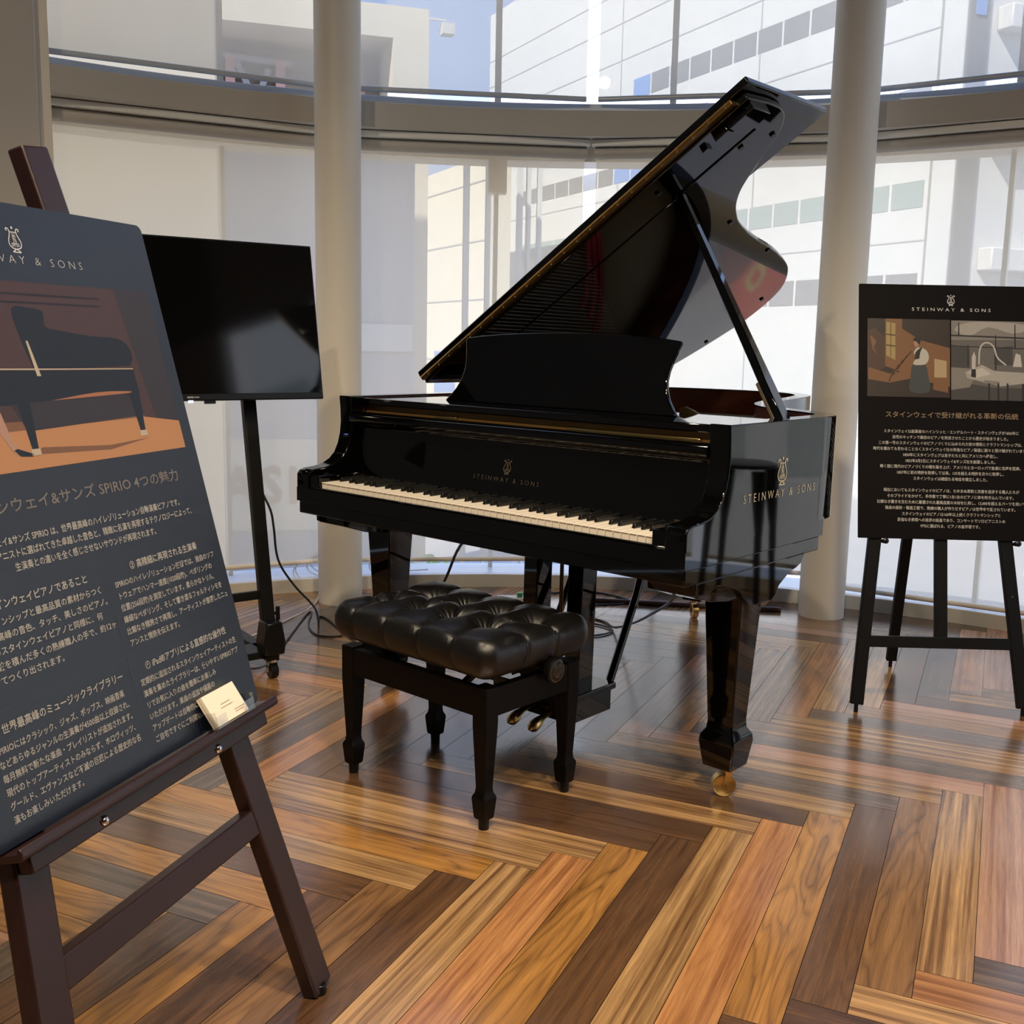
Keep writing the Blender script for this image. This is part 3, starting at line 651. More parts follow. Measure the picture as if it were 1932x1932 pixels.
# music desk
half = [(0.0, 1.1905), (0.13, 1.189), (0.26, 1.1835), (0.352, 1.1765), (0.399, 1.1705), (0.402, 1.163), (0.396, 1.145), (0.387, 1.117), (0.381, 1.090), (0.3805, 1.065), (0.386, 1.040), (0.398, 1.015), (0.414, 0.995), (0.434, 0.9745)]
ol = half + [(-a, b) for a, b in half[::-1][:-1]]
by, tl_ = 0.352, 0.30
def DT(d): return lambda a, b: Vector((a - 0.002, by + (b - 0.974) * math.tan(tl_) + d, b))
g = G(); g.prism(ol, DT(0), DT(0.014)); obj('music_desk', g, m_gloss, piano, bevel=0.003, smooth=50)
# iron plate, strings, pins
pl = [(-0.62, 0.42), (0.62, 0.42), (0.63, 0.66), (0.50, 0.83), (0.33, 0.97), (0.22, 1.15), (0.15, 1.45), (0.05, 1.72), (-0.10, 1.88), (-0.35, 1.90), (-0.60, 1.80)]
g = G(); g.prism(pl, lambda a, b: Vector((a, b, 0.872)), lambda a, b: Vector((a, b, 0.882))); plate = obj('iron_plate', g, m_oldbrass, piano, bevel=0.003)
g = G()
for i in range(80):
    x = -0.58 + i * 0.0146; yl = 0.60 + (1.75 - 0.60) * (1 - i / 80) ** 1.3
    g.tube([(x, 0.50, 0.915), (x - 0.02, yl, 0.905)], 0.0011, 4)
obj('strings', g, m_string, piano)
g = G()
for k in range(3):
    p = [(-0.55 + k * 0.05 + 1.0 * t, 1.55 - k * 0.07 - 0.8 * t ** 1.4) for t in [j / 14 for j in range(15)]]
    for a, b in zip(p, p[1:]): g.bar((a[0], a[1], 0.889), (b[0], b[1], 0.889), 0.02, 0.012)
obj('felt_strip', g, m_felt, piano)
g = G()
for r in range(2):
    for i in range(40): g.cyl((-0.5 + i * 0.026, 0.52 + r * 0.03, 0.882), (-0.5 + i * 0.026, 0.52 + r * 0.03, 0.925), 0.0035, 6)
obj('tuning_pins', g, m_steel, piano)
g = G(); g.prism([(0, 0), (0.10, 0), (0.10, 0.012), (0.05, 0.035), (0.02, 0.045), (0, 0.04)], lambda a, b: Vector((0.335 + a * 0.8, 0.515, 0.955 + b * 0.8)), lambda a, b: Vector((0.335 + a * 0.8, 0.53, 0.955 + b * 0.8))); obj('plate_strut', g, m_oldbrass, piano)
# lid: hinged along the bass side, front flap folded back on top of it
LA = math.radians(33.13); hx, hz = -0.712, 1.012
def LT(off): return lambda u, y: Vector((hx + u * math.cos(LA) - off * math.sin(LA), y, hz + u * math.sin(LA) + off * math.cos(LA)))
le = smooth_curve([(1.448, 0.640), (1.444, 0.706), (1.424, 0.757), (1.368, 0.815), (1.258, 0.876), (1.153, 0.940), (1.086, 1.005), (1.040, 1.075), (1.002, 1.155), (0.950, 1.327), (0.909, 1.524), (0.859, 1.695), (0.811, 1.806), (0.728, 1.912), (0.635, 1.969), (0.484, 1.998), (0.340, 1.982), (0.18, 1.945), (0.06, 1.90), (0.0, 1.84)], 5)
lo_ = [(0.0, 0.530), (1.44, 0.530)] + le
g = G(); g.prism(lo_, LT(0), LT(0.022)); lid = obj('lid', g, m_gloss, piano, bevel=0.0035, smooth=35)
g = G(); g.prism([(0.0, 0.512), (1.468, 0.512), (1.470, 0.966), (0.02, 0.966)], LT(0.025), LT(0.046)); obj('lid_flap', g, m_gloss, piano, bevel=0.004, smooth=35)
g = G(); g.prism([(0.01, 0.507), (1.405, 0.507), (1.405, 0.530), (0.01, 0.530)], LT(0.007), LT(0.021)); hg = obj('lid_hinge', g, m_hinge, piano, bevel=0.002)
g = G(); g.tube([LT(0.017)(0.012, 0.506), LT(0.017)(1.403, 0.506)], 0.0035, 8); obj('hinge_pin', g, m_brass, hg)
g = G()
for i in range(24):
    for off in (0.0095, 0.0185): c = LT(off)(0.05 + i * 0.058, 0.507); g.cyl(c + Vector((0, 0.002, 0)), c - Vector((0, 0.002, 0)), 0.0028, 6)
obj('hinge_screws', g, m_brass, hg)
for u, y in ((1.29, 0.72), (1.06, 0.60), (1.36, 0.79), (1.0, 1.09), (0.90, 1.50), (0.62, 1.90), (0.30, 1.93)):
    g = G(); g.tube([LT(0.002)(u, y), LT(-0.006)(u, y)], 0.009, 10); obj('lid_bumper', g, m_plast, lid)
def lblock(name, u0, u1, y0, y1, t, m=m_gloss): g = G(); g.prism([(u0, y0), (u1, y0), (u1, y1), (u0, y1)], LT(0.001), LT(-t)); return obj(name, g, m, lid, bevel=0.002)
lblock('lid_lock', 1.35, 1.435, 0.548, 0.64, 0.022); lblock('lid_catch', 1.30, 1.345, 0.55, 0.585, 0.022); lblock('lid_catch', 1.245, 1.265, 0.57, 0.60, 0.012)
lblock('prop_strip', 1.058, 1.36, 0.690, 0.699, 0.004); lblock('prop_strip', 0.05, 1.05, 0.700, 0.707, 0.003)
# prop stick
pt = LT(-0.004)(1.077, 0.695); pb = Vector((0.686, 0.480, 0.955))
g = G(); dv = pt - pb; g.bar(pb + dv * 0.26, pt, 0.042, 0.024, (1, 0, 0.3), 0.026, 0.018); g.bar(pb, pb + dv * 0.165, 0.05, 0.022, (1, 0, 0.3), 0.052, 0.022); g.bar(pb + dv * 0.165, pb + dv * 0.26, 0.052, 0.022, (1, 0, 0.3), 0.042, 0.024)
ps = obj('lid_prop', g, m_gloss, piano, bevel=0.003)
g = G(); g.bar(pb - dv * 0.01 + Vector((-0.016, -0.01, 0)), pb + dv * 0.17 + Vector((-0.016, -0.01, 0)), 0.028, 0.012, (1, 0, 0.3)); obj('short_prop', g, m_propbr, ps, bevel=0.003)
# legs with brass casters
LEGX = 0.650
def leg(x, y, rot, wheel_rot):
    T = lambda p: Vector((x + p.x * math.cos(rot) - p.y * math.sin(rot), y + p.x * math.sin(rot) + p.y * math.cos(rot), p.z))
    g = G(); secs = [(0.566, 0.106), (0.53, 0.106), (0.205, 0.074), (0.185, 0.078), (0.168, 0.100), (0.150, 0.104), (0.082, 0.084)]
    vs = []
    for z, w in secs: vs += [T(Vector((sx_ * w / 2, sy_ * w / 2, z))) for sx_, sy_ in ((-1, -1), (1, -1), (1, 1), (-1, 1))]
    fs = [(0, 1, 2, 3), tuple(len(vs) - 4 + k for k in (3, 2, 1, 0))]
    for i in range(len(secs) - 1):
        for k in range(4): fs.append((i * 4 + k, i * 4 + (k + 1) % 4, i * 4 + 4 + (k + 1) % 4, i * 4 + 4 + k))
    g.add(vs, fs); l = obj('leg', g, m_gloss, piano, bevel=0.004, smooth=30)
    W_ = lambda p: Vector((x + p.x * math.cos(wheel_rot) - p.y * math.sin(wheel_rot), y + p.x * math.sin(wheel_rot) + p.y * math.cos(wheel_rot), p.z))
    g = G(); rw = 0.0305
    g.tube([W_(Vector((0.0, yy, rw))) for yy in (-0.0135, -0.0135, -0.012, 0.012, 0.0135, 0.0135)], [0.012, 0.027, rw, rw, 0.027, 0.012], 28)
    g.tube([W_(Vector((0, -0.018, rw))), W_(Vector((0, 0.018, rw)))], 0.005, 10)
    for s in (-1, 1): g.bar(W_(Vector((0.0, s * 0.0165, rw - 0.008))), W_(Vector((0.012, s * 0.0165, 0.078))), 0.016, 0.003, W_(Vector((0, 1, 0))) - W_(Vector((0, 0, 0))))
    g.tube([W_(Vector((0.010, 0, 0.068))), W_(Vector((0.010, 0, 0.086)))], 0.02, 14)
    obj('caster', g, m_brass, l, bevel=0.0, smooth=40)['label'] = 'brass caster'
    return l
leg(LEGX, 0.318, 0, 0.75); leg(-0.625, 0.29, 0, 0.3); leg(-0.395, 1.83, 0.2, 2.4)
# curved leg brackets under the key bed
brk = [(0.030, 0.620), (0.032, 0.590), (0.085, 0.585), (0.128, 0.600), (0.150, 0.597), (0.178, 0.588), (0.215, 0.580), (0.240, 0.566), (0.262, 0.545), (0.285, 0.527), (0.310, 0.521), (0.372, 0.521), (0.397, 0.519), (0.418, 0.531), (0.434, 0.552), (0.452, 0.567), (0.485, 0.578), (0.525, 0.587), (0.552, 0.596), (0.566, 0.612), (0.568, 0.622)]
for s, xc in ((1, 0.655), (-1, -0.625)):
    for a, b in ((xc + s * 0.0595, xc + s * 0.046),):
        g = G(); g.prism(brk, lambda p, q: Vector((a, p, q)), lambda p, q: Vector((b, p, q))); lb = obj('leg_bracket', g, m_gloss, piano, bevel=0.0025, smooth=60)
    g = G(); g.prism([(0.030, 0.620), (0.032, 0.588), (0.12, 0.560), (0.20, 0.548), (0.46, 0.548), (0.54, 0.588), (0.56, 0.620)], lambda p, q: Vector((xc - s * 0.075, p, q)), lambda p, q: Vector((xc + s * 0.047, p, q))); obj('leg_plate', g, m_gloss, lb, bevel=0.002)
g = G(); g.box((-0.52, 1.68, 0.56), (-0.27, 1.93, 0.70)); obj('tail_leg_plate', g, m_gloss, piano, bevel=0.004)
g = G(); g.box((-0.12, 0.29, 0.535), (0.20, 0.47, 0.62)); obj('lyre_plate', g, m_gloss, piano, bevel=0.004)
# pedal lyre
ly = G()
for x in (-0.045, 0.125): ly.bar((x, 0.37, 0.60), (x, 0.36, 0.15), 0.055, 0.07, (0, 1, 0))
ly.box((-0.115, 0.25, 0.085), (0.19, 0.44, 0.155)); ly.box((-0.125, 0.24, 0.150), (0.20, 0.45, 0.17))
lyo = obj('pedal_lyre', ly, m_gloss, piano, bevel=0.004)
g = G(); g.cyl((0.045, 0.37, 0.16), (0.045, 0.37, 0.60), 0.006, 8); obj('pedal_rod', g, m_oldbrass, lyo)
for x in (-0.045, 0.035, 0.115):
    g = G(); g.tube(smooth_curve([(x, 0.27, 0.105), (x, 0.22, 0.100), (x, 0.18, 0.085), (x, 0.155, 0.078)], 4), [0.008] * 5 + [0.011, 0.014, 0.016, 0.017, 0.017, 0.015, 0.010, 0.004], 10); p_ = obj('pedal', g, m_brass, lyo)
g = G(); g.tube([(0.17, 0.43, 0.11), (0.155, 0.60, 0.40), (0.145, 0.70, 0.62)], 0.0125, 12); obj('lyre_brace', g, m_gloss, piano)
g = G(); g.tube([(-0.10, 0.43, 0.11), (-0.09, 0.70, 0.62)], 0.0125, 12); obj('lyre_brace', g, m_gloss, piano)
# gold logo on the treble side
ST = lambda a, b: Vector((HW + 0.0012, a, b))
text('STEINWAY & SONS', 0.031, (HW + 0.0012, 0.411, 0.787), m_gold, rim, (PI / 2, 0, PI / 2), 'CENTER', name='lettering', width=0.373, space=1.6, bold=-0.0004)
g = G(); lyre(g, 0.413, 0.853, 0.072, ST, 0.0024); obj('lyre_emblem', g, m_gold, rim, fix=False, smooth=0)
text('SPIRIO', 0.010, (0.585, 0.1485, 0.7335), m_dimgold, fb, (PI / 2, 0, 0), 'CENTER', name='small_lettering')

# ================================================================== BENCH
bench = thing('piano_bench', 'black leather tufted piano bench with four wooden legs', 'bench', (-0.132, 2.688, 0), -0.731)
bw, bd, bz = 0.265, 0.175, 0.357
for sx_ in (-1, 1):
    for sy_ in (-1, 1):
        x, y = sx_ * (bw - 0.022), sy_ * (bd - 0.022)
        g = G(); secs = [(bz, 0.044), (0.27, 0.044), (0.25, 0.043), (0.13, 0.032), (0.105, 0.030), (0.092, 0.033), (0.084, 0.042), (0.078, 0.044), (0.032, 0.036), (0.026, 0.032)]
        vs = []
        for z, w in secs: vs += [(x + a * w / 2, y + b * w / 2, z) for a, b in ((-1, -1), (1, -1), (1, 1), (-1, 1))]
        fs = [(0, 1, 2, 3), tuple(len(vs) - 4 + k for k in (3, 2, 1, 0))]
        for i in range(len(secs) - 1):
            for k in range(4): fs.append((i * 4 + k, i * 4 + (k + 1) % 4, i * 4 + 4 + (k + 1) % 4, i * 4 + 4 + k))
        g.add(vs, fs); lg = obj('leg', g, m_wood_blk, bench, bevel=0.002, smooth=30)
        g = G(); g.cyl((x, y, 0), (x, y, 0.027), 0.013, 14, 0.014); obj('foot', g, m_plast, lg)
g = G(); g.box((-bw + 0.04, -bd + 0.002, 0.283), (bw - 0.04, -bd + 0.026, 0.354)); obj('apron', g, m_wood_blk, bench, bevel=0.002)
g = G(); g.box((-bw + 0.04, bd - 0.026, 0.283), (bw - 0.04, bd - 0.002, 0.354)); obj('apron', g, m_wood_blk, bench, bevel=0.002)
for s in (-1, 1): g = G(); g.box((min(s * (bw - 0.002), s * (bw - 0.026)), -bd + 0.04, 0.283), (max(s * (bw - 0.002), s * (bw - 0.026)), bd - 0.04, 0.354)); obj('apron', g, m_wood_blk, bench, bevel=0.002)
g = G()
for s in (-1, 1):
    for t in (-1, 1): g.bar((s * 0.10, t * 0.11, 0.30), (s * 0.20, t * 0.11, 0.395), 0.012, 0.03, (0, 1, 0)); 
    g.cyl((s * 0.2, -0.12, 0.385), (s * 0.2, 0.12, 0.385), 0.008, 8)
g.box((-0.24, -0.15, 0.385), (0.24, 0.15, 0.40)); g.cyl((-0.30, 0.045, 0.362), (0.27, 0.045, 0.362), 0.008, 8)
obj('lift_mechanism', g, m_blkmetal, bench, bevel=0.001)
for s in (-1, 1):
    g = G(); g.tube([(s * 0.266, 0.045, 0.362), (s * 0.275, 0.045, 0.362), (s * 0.278, 0.045, 0.362), (s * 0.293, 0.045, 0.362), (s * 0.297, 0.045, 0.362)], [0.014, 0.026, 0.031, 0.031, 0.026], 32); kn = obj('height_knob', g, m_plast, bench)
    g = G(); pts = [(0.026 * math.cos(t * PI / 16), 0.026 * math.sin(t * PI / 16)) for t in range(32)]
    g.ribbon(pts, 0.0022, lambda a, b: Vector((s * 0.2978, 0.045 + a, 0.362 + b)), True); lyre(g, 0, 0.0, 0.034, lambda a, b: Vector((s * 0.2978, 0.045 + s * a, 0.362 + b))); obj('emblem', g, m_oldbrass, kn, fix=False, smooth=0)
# cushion: pillow with button tufts and stitched folds
btn = [(x, -0.062) for x in (-0.205, -0.085, 0.035, 0.155)] + [(x, 0.062) for x in (-0.155, -0.035, 0.085, 0.205)]
segs = []
for (x, y) in btn[:4]: segs.append(((x, y), (x + 0.012, -0.26)))
for (x, y) in btn[4:]: segs.append(((x, y), (x - 0.012, 0.26)))
for (x, y) in btn[:4]:
    for (a, b) in btn[4:]:
        if abs(a - x) < 0.075: segs.append(((x, y), (a, b)))
segs += [((-0.205, -0.062), (-0.155 - 0.12, 0.045)), ((-0.155, 0.062), (-0.36, 0.05)), ((-0.205, -0.062), (-0.36, -0.055)), ((0.155, -0.062), (0.36, -0.05)), ((0.205, 0.062), (0.36, 0.05))]
def segd(p, s):
    (ax, ay), (bx, by_) = s; dx, dy = bx - ax, by_ - ay; t = max(0, min(1, ((p[0] - ax) * dx + (p[1] - ay) * dy) / (dx * dx + dy * dy)))
    return math.hypot(p[0] - ax - dx * t, p[1] - ay - dy * t)
CW, CD, CZ0, CZ1 = 0.292, 0.203, 0.378, 0.490
NU, NV = 400, 110
g = G(); vs = []; cen = (CZ0 + CZ1) / 2; hz_ = (CZ1 - CZ0) / 2
# wrap: v runs from the bottom rim round the side to the top centre
CR = 0.05
def rr_pt(q, d):
    """point on the rounded-rectangle outline inset by d; q = 0..1 by arc length of the outer outline"""
    w, h = CW - CR, CD - CR; ea, eb, ar = 2 * w, 2 * h, CR * PI / 2; tot = 2 * ea + 2 * eb + 4 * ar; t = (q % 1.0) * tot
    W2, H2 = CW - d, CD - d; r2 = max(CR - d, 0.012) if d < CR else 0.012
    sgs = (('e', -1, -1, ea), ('c', 1, -1, ar, 270), ('f', 1, -1, eb), ('c', 1, 1, ar, 0), ('g', 1, 1, ea), ('c', -1, 1, ar, 90), ('h', -1, 1, eb), ('c', -1, -1, ar, 180))
    for sg in sgs:
        if t <= sg[3]:
            k = t / sg[3]; a, b = W2 - r2, H2 - r2
            if sg[0] == 'e': return (-a + 2 * a * k, -H2)
            if sg[0] == 'f': return (W2, -b + 2 * b * k)
            if sg[0] == 'g': return (a - 2 * a * k, H2)
            if sg[0] == 'h': return (-W2, b - 2 * b * k)
            th = math.radians(sg[4] + 90 * k); return (sg[1] * a + r2 * math.cos(th), sg[2] * b + r2 * math.sin(th))
        t -= sg[3]
    return (-(CW - d) + CR, -(CD - d))
def cush(q, v):
    if v < 0.35:
        t = (v / 0.35) * PI - PI / 2
        x, y = rr_pt(q, (1 - math.cos(t)) * 0.038); z = cen + hz_ * math.sin(t) * (1.0 if t < 0 else 0.80)
    else:
        k = (v - 0.35) / 0.65; x, y = rr_pt(q, 0.038); x *= 1 - k; y *= 1 - k; z = cen + hz_ * (0.80 + 0.20 * math.sin(k * PI / 2) ** 0.8)
    top = max(0.0, min(1.0, (z - cen + hz_ * 0.75) / (hz_ * 1.1)))
    bb = min(btn, key=lambda p: math.hypot(x - p[0], y - p[1])); db = math.hypot(x - bb[0], y - bb[1]); ds_ = min(segd((x, y), e) for e in segs)
    dep = 0.036 * math.exp(-(db / 0.030) ** 1.5) + 0.011 * math.exp(-(ds_ / 0.017) ** 1.2) + 0.0045 * math.exp(-(ds_ / 0.0028) ** 2)
    if db < 0.07: dep += 0.0016 * math.sin(math.atan2(y - bb[1], x - bb[0]) * 13 + bb[0] * 40) * math.exp(-((db - 0.022) / 0.018) ** 2)
    if v < 0.35:
        pull = (0.006 * math.exp(-(ds_ / 0.016) ** 1.3) + 0.0035 * math.exp(-(ds_ / 0.003) ** 2)) * max(0.0, min(1.0, (z - CZ0 + 0.004) / 0.03))
        f = (v / 0.35); f = max(0.0, (f - 0.62) / 0.38)
        if abs(x) / CW > abs(y) / CD: x -= math.copysign(pull, x)
        else: y -= math.copysign(pull, y)
        return (x, y, z - dep * f * top)
    return (x, y, z - dep * top)
us = [i / NU for i in range(NU)]
for jv in range(NV):
    for i in range(NU): vs.append(cush(us[i], jv / NV))
vs.append(cush(0, 1.0)); fs = []
for jv in range(NV - 1):
    for i in range(NU): fs.append((jv * NU + i, jv * NU + (i + 1) % NU, (jv + 1) * NU + (i + 1) % NU, (jv + 1) * NU + i))
for i in range(NU): fs.append(((NV - 1) * NU + i, (NV - 1) * NU + (i + 1) % NU, len(vs) - 1))
fs.append(list(range(NU))[::-1])
g.add(vs, fs); cu = obj('cushion', g, m_leather, bench, smooth=80)
for (x, y) in btn:
    g = G(); g.lathe([(0.003, 0.0), (0.009, 0.001), (0.010, 0.004), (0.007, 0.007), (0.001, 0.008)], (x, y, 0.449), 14); obj('button', g, m_leather, cu)

# ================================================================== POSTERS AND EASELS
def board(name, label, o, a, u, n, cat='poster'):
    b = D.objects.new(name, None); COL.objects.link(b); b.empty_display_size = 0.1
    m = Matrix((a, u, n)).transposed().to_4x4(); m.translation = o; b.matrix_world = m; return tag(b, label, cat)
yawL, tilL = 1.269, 0.255; yawR, tilR = -0.016, 0.215
def axes(yaw, tilt):
    a = Vector((math.cos(yaw), math.sin(yaw), 0)); nh = Vector((math.sin(yaw), -math.cos(yaw), 0)); u = Vector((0, 0, 1)) * math.cos(tilt) - nh * math.sin(tilt)
    return a, u, a.cross(u)
aL, uL, nL = axes(yawL, tilL); oL = Vector((-0.6205, 1.2008, 0.530)); wL, hL = 0.615, 0.840
aR, uR, nR = axes(yawR, tilR); oR = Vector((1.126, 3.396, 0.555)); wR, hR = 0.600, 0.837
def rrect(w, h, r, n=4):
    out = []
    for cx_, cy_, a0 in ((w - r, h - r, 0), (r, h - r, 90), (r, r, 180), (w - r, r, 270)):
        out += [(cx_ + r * math.cos(math.radians(a0 + 90 * k / n)), cy_ + r * math.sin(math.radians(a0 + 90 * k / n))) for k in range(n + 1)]
    return out
def fan(g, pts, z, mi): g.mi = mi; g.face([(x, y, z) for x, y in pts])
PA = board('poster_board', 'large navy poster about a self-playing piano on the mahogany easel', oL, aL, uL, nL)
g = G(); g.prism(rrect(wL, hL, 0.012), lambda a, b: Vector((a, b, -0.007)), lambda a, b: Vector((a, b, 0.0))); obj('panel', g, m_poster_a, PA, smooth=30)
z1 = 0.0006
g = G(); lyre(g, 0.309, 0.787, 0.038, XY(z1), 0.0013); obj('lyre_emblem', g, m_ink_s, PA, fix=False, smooth=0)
text('STEINWAY & SONS', 0.0175, (0.308, 0.752, z1), m_ink_s, PA, align='CENTER', width=0.264, space=1.6, bold=-0.0004)
# printed picture: concert grand on a stage
g = G(); mats = [ink(0.050, 0.026, 0.026), ink(0.40, 0.19, 0.085), ink(0.006, 0.009, 0.016), ink(0.30, 0.12, 0.06), ink(0.42, 0.34, 0.26), ink(0.16, 0.075, 0.04), ink(0.025, 0.020, 0.026), ink(0.35, 0.20, 0.15), ink(0.012, 0.008, 0.012)]
x0, x1, y0, y1 = 0.028, 0.587, 0.459, 0.7255
fan(g, [(x0, y0), (x1, y0), (x1, y1), (x0, y1)], 0.0004, 0)
fan(g, [(0.53, 0.505), (x1, 0.505), (x1, y1), (0.50, y1)], 0.00045, 6)
fan(g, [(x0, y0), (x1, y0), (x1, 0.505), (0.50, 0.517), (x0, 0.512)], 0.0005, 1)
fan(g, [(x0, 0.512), (0.5, 0.517), (0.5, 0.522), (x0, 0.53)], 0.00055, 5)
fan(g, [(0.06, 0.706), (0.46, 0.706), (0.46, 0.709), (0.06, 0.709)], 0.0005, 8); fan(g, [(0.06, 0.694), (0.46, 0.694), (0.46, 0.697), (0.06, 0.697)], 0.0005, 8)
fan(g, [(0.225, 0.480), (0.40, 0.472), (0.50, 0.483), (0.40, 0.479), (0.26, 0.488)], 0.00055, 5)
lidp = smooth_curve([(0.282, 0.598), (0.272, 0.64), (0.268, 0.686), (0.30, 0.688), (0.328, 0.683), (0.325, 0.661), (0.36, 0.655), (0.42, 0.648), (0.48, 0.645), (0.503, 0.63), (0.505, 0.612), (0.494, 0.601)], 3)
fan(g, lidp, 0.0007, 2)
fan(g, [(0.120, 0.600), (0.285, 0.597), (0.50, 0.594), (0.502, 0.556), (0.30, 0.553), (0.20, 0.550), (0.120, 0.553)], 0.0007, 2)
fan(g, [(0.22, 0.553), (0.50, 0.556), (0.50, 0.520), (0.24, 0.512)], 0.0006, 6)
fan(g, smooth_curve([(0.300, 0.553), (0.40, 0.561), (0.474, 0.560), (0.474, 0.557), (0.40, 0.555)], 3), 0.0008, 3)
fan(g, [(0.284, 0.589), (0.292, 0.589), (0.283, 0.640), (0.279, 0.640)], 0.0009, 4)
for lx, ly_, by2 in ((0.245, 0.555, 0.478), (0.487, 0.556, 0.487)):
    fan(g, [(lx - 0.012, ly_), (lx + 0.012, ly_), (lx + 0.006, by2 + 0.008), (lx - 0.006, by2 + 0.008)], 0.0008, 2); fan(g, [(lx - 0.009, by2), (lx + 0.009, by2), (lx + 0.009, by2 + 0.009), (lx - 0.009, by2 + 0.009)], 0.0009, 4)
fan(g, [(0.17, 0.555), (0.195, 0.555), (0.207, 0.500), (0.218, 0.487), (0.238, 0.480), (0.225, 0.478), (0.205, 0.484), (0.19, 0.51)], 0.00085, 7)
fan(g, [(0.205, 0.488), (0.212, 0.490), (0.240, 0.480), (0.236, 0.477), (0.215, 0.479)], 0.0009, 2)
fan(g, [(0.12, 0.601), (0.285, 0.598), (0.50, 0.595), (0.50, 0.5965), (0.285, 0.600), (0.12, 0.603)], 0.00085, 4)
obj('printed_picture', g, mats, PA, fix=False, smooth=0)
JP = lambda s: s.strip('\n')
def lines(par, body, x, ytop, pitch, size, mat, width, ref, align='LEFT', bold=0.0):
    """a block of lines; `ref` is the full line whose printed width is `width`"""
    n = body.split('\n')
    tmp = text(ref, size, (0, 0, 0), mat, par); k = width / tmp['ext']; D.objects.remove(tmp)
    return text(body, size, (x, ytop, z1), mat, par, align=align, sx=k, line=pitch / size, bold=bold)
lines(PA, 'スタインウェイ&サンズ SPIRIO 4つの魅力', 0.308, 0.408, 0.02, 0.0215, m_ink_g, 0.475, 'スタインウェイ&サンズ SPIRIO 4つの魅力', 'CENTER', 0.0002)
lines(PA, 'スタインウェイ&サンズ SPIRIO は、世界最高峰のハイレゾリューション自動演奏ピアノです。\n世界のトップピアニストに選ばれてきた卓越した音色と、精緻に名演を再現するテクノロジーによって、\n生演奏との違いを全く感じさせないサウンドが再現されます。', 0.308, 0.3665, 0.0182, 0.0125, m_ink_w, 0.30, '生演奏との違いを全く感じさせないサウンドが再現されます。', 'CENTER', 0.0001)
lines(PA, '① スタインウェイピアノであること', 0.170, 0.2885, 0.02, 0.014, m_ink_w, 0.215, '① スタインウェイピアノであること', 'CENTER', 0.00015)
lines(PA, '② 高精細に再現される生演奏', 0.461, 0.2885, 0.02, 0.014, m_ink_w, 0.174, '② 高精細に再現される生演奏', 'CENTER', 0.00015)
lines(PA, '③ 世界最高峰のミュージックライブラリー', 0.173, 0.1365, 0.02, 0.014, m_ink_w, 0.25, '③ 世界最高峰のミュージックライブラリー', 'CENTER', 0.00015)
lines(PA, '④ iPad®アプリによる直感的な操作性', 0.461, 0.1365, 0.02, 0.014, m_ink_w, 0.217, '④ iPad®アプリによる直感的な操作性', 'CENTER', 0.00015)
lines(PA, 'クラフトマンシップと最高品質の素材からつく\nられた最高峰の音色、タッチ、美しさのピアノ。\nすべてのスタインウェイピアノと同様に、何\n年も経験を積んだ多くの熟練職人の手で、約12ヶ\n月かけてつくり出されます。', 0.046, 0.2675, 0.0182, 0.0118, m_ink_w, 0.252, 'クラフトマンシップと最高品質の素材からつく', bold=0.0001)
lines(PA, 'SPIRIOのハイレゾリューション技術では、独自のソフ\nトウェアでハンマー速度(1020段階)、ペダリングの\n位置(256段階)を測定しています。柔らかなトリル、\n繊細なペダリング、そして響き渡るフォルティシモを\n比類なき精緻さで再現し、アーティストが意図したニュ\nアンスと情熱を伝えます。', 0.332, 0.2675, 0.0180, 0.0115, m_ink_w, 0.258, '繊細なペダリング、そして響き渡るフォルティシモを', bold=0.0001)
lines(PA, 'SPIRIOにはクラシック、ジャズ、ポップス、映画音楽\nなどあらゆるジャンルの生演奏が4500曲以上収録され、\n毎月無料で新たな楽曲・プレイリストが追加されます。\n現代のトップアーティストのみならず、ホロヴィッツ、\nグールド、エヴァンスなど不滅の巨匠による歴史的な名\n演もお楽しみいただけます。', 0.046, 0.1135, 0.0177, 0.0115, m_ink_w, 0.256, 'グールド、エヴァンスなど不滅の巨匠による歴史的な名', bold=0.0001)
lines(PA, '定期的に追加されるスタインウェイアーティストの生\n演奏を集めたライブラリーは、使いやすいSPIRIOアプ\nリでお気に入りの曲を簡単にお楽しみ\nいただけます。楽曲の追加や機能の\nアップデートは自動的に\nご自宅ですぐにご利用いた', 0.333, 0.1155, 0.0177, 0.0115, m_ink_w, 0.258, '定期的に追加されるスタインウェイアーティストの生', bold=0.0001)
g = G(); g.ribbon([(0.03, 0.165), (0.31, 0.164)], 0.0007, XY(z1)); g.ribbon([(0.325, 0.164), (0.594, 0.166)], 0.0007, XY(z1)); g.ribbon([(0.317, 0.30), (0.317, 0.17)], 0.0007, XY(z1)); g.ribbon([(0.317, 0.158), (0.317, 0.03)], 0.0007, XY(z1)); obj('thin_rules', g, m_ink_line, PA, fix=False, smooth=0)
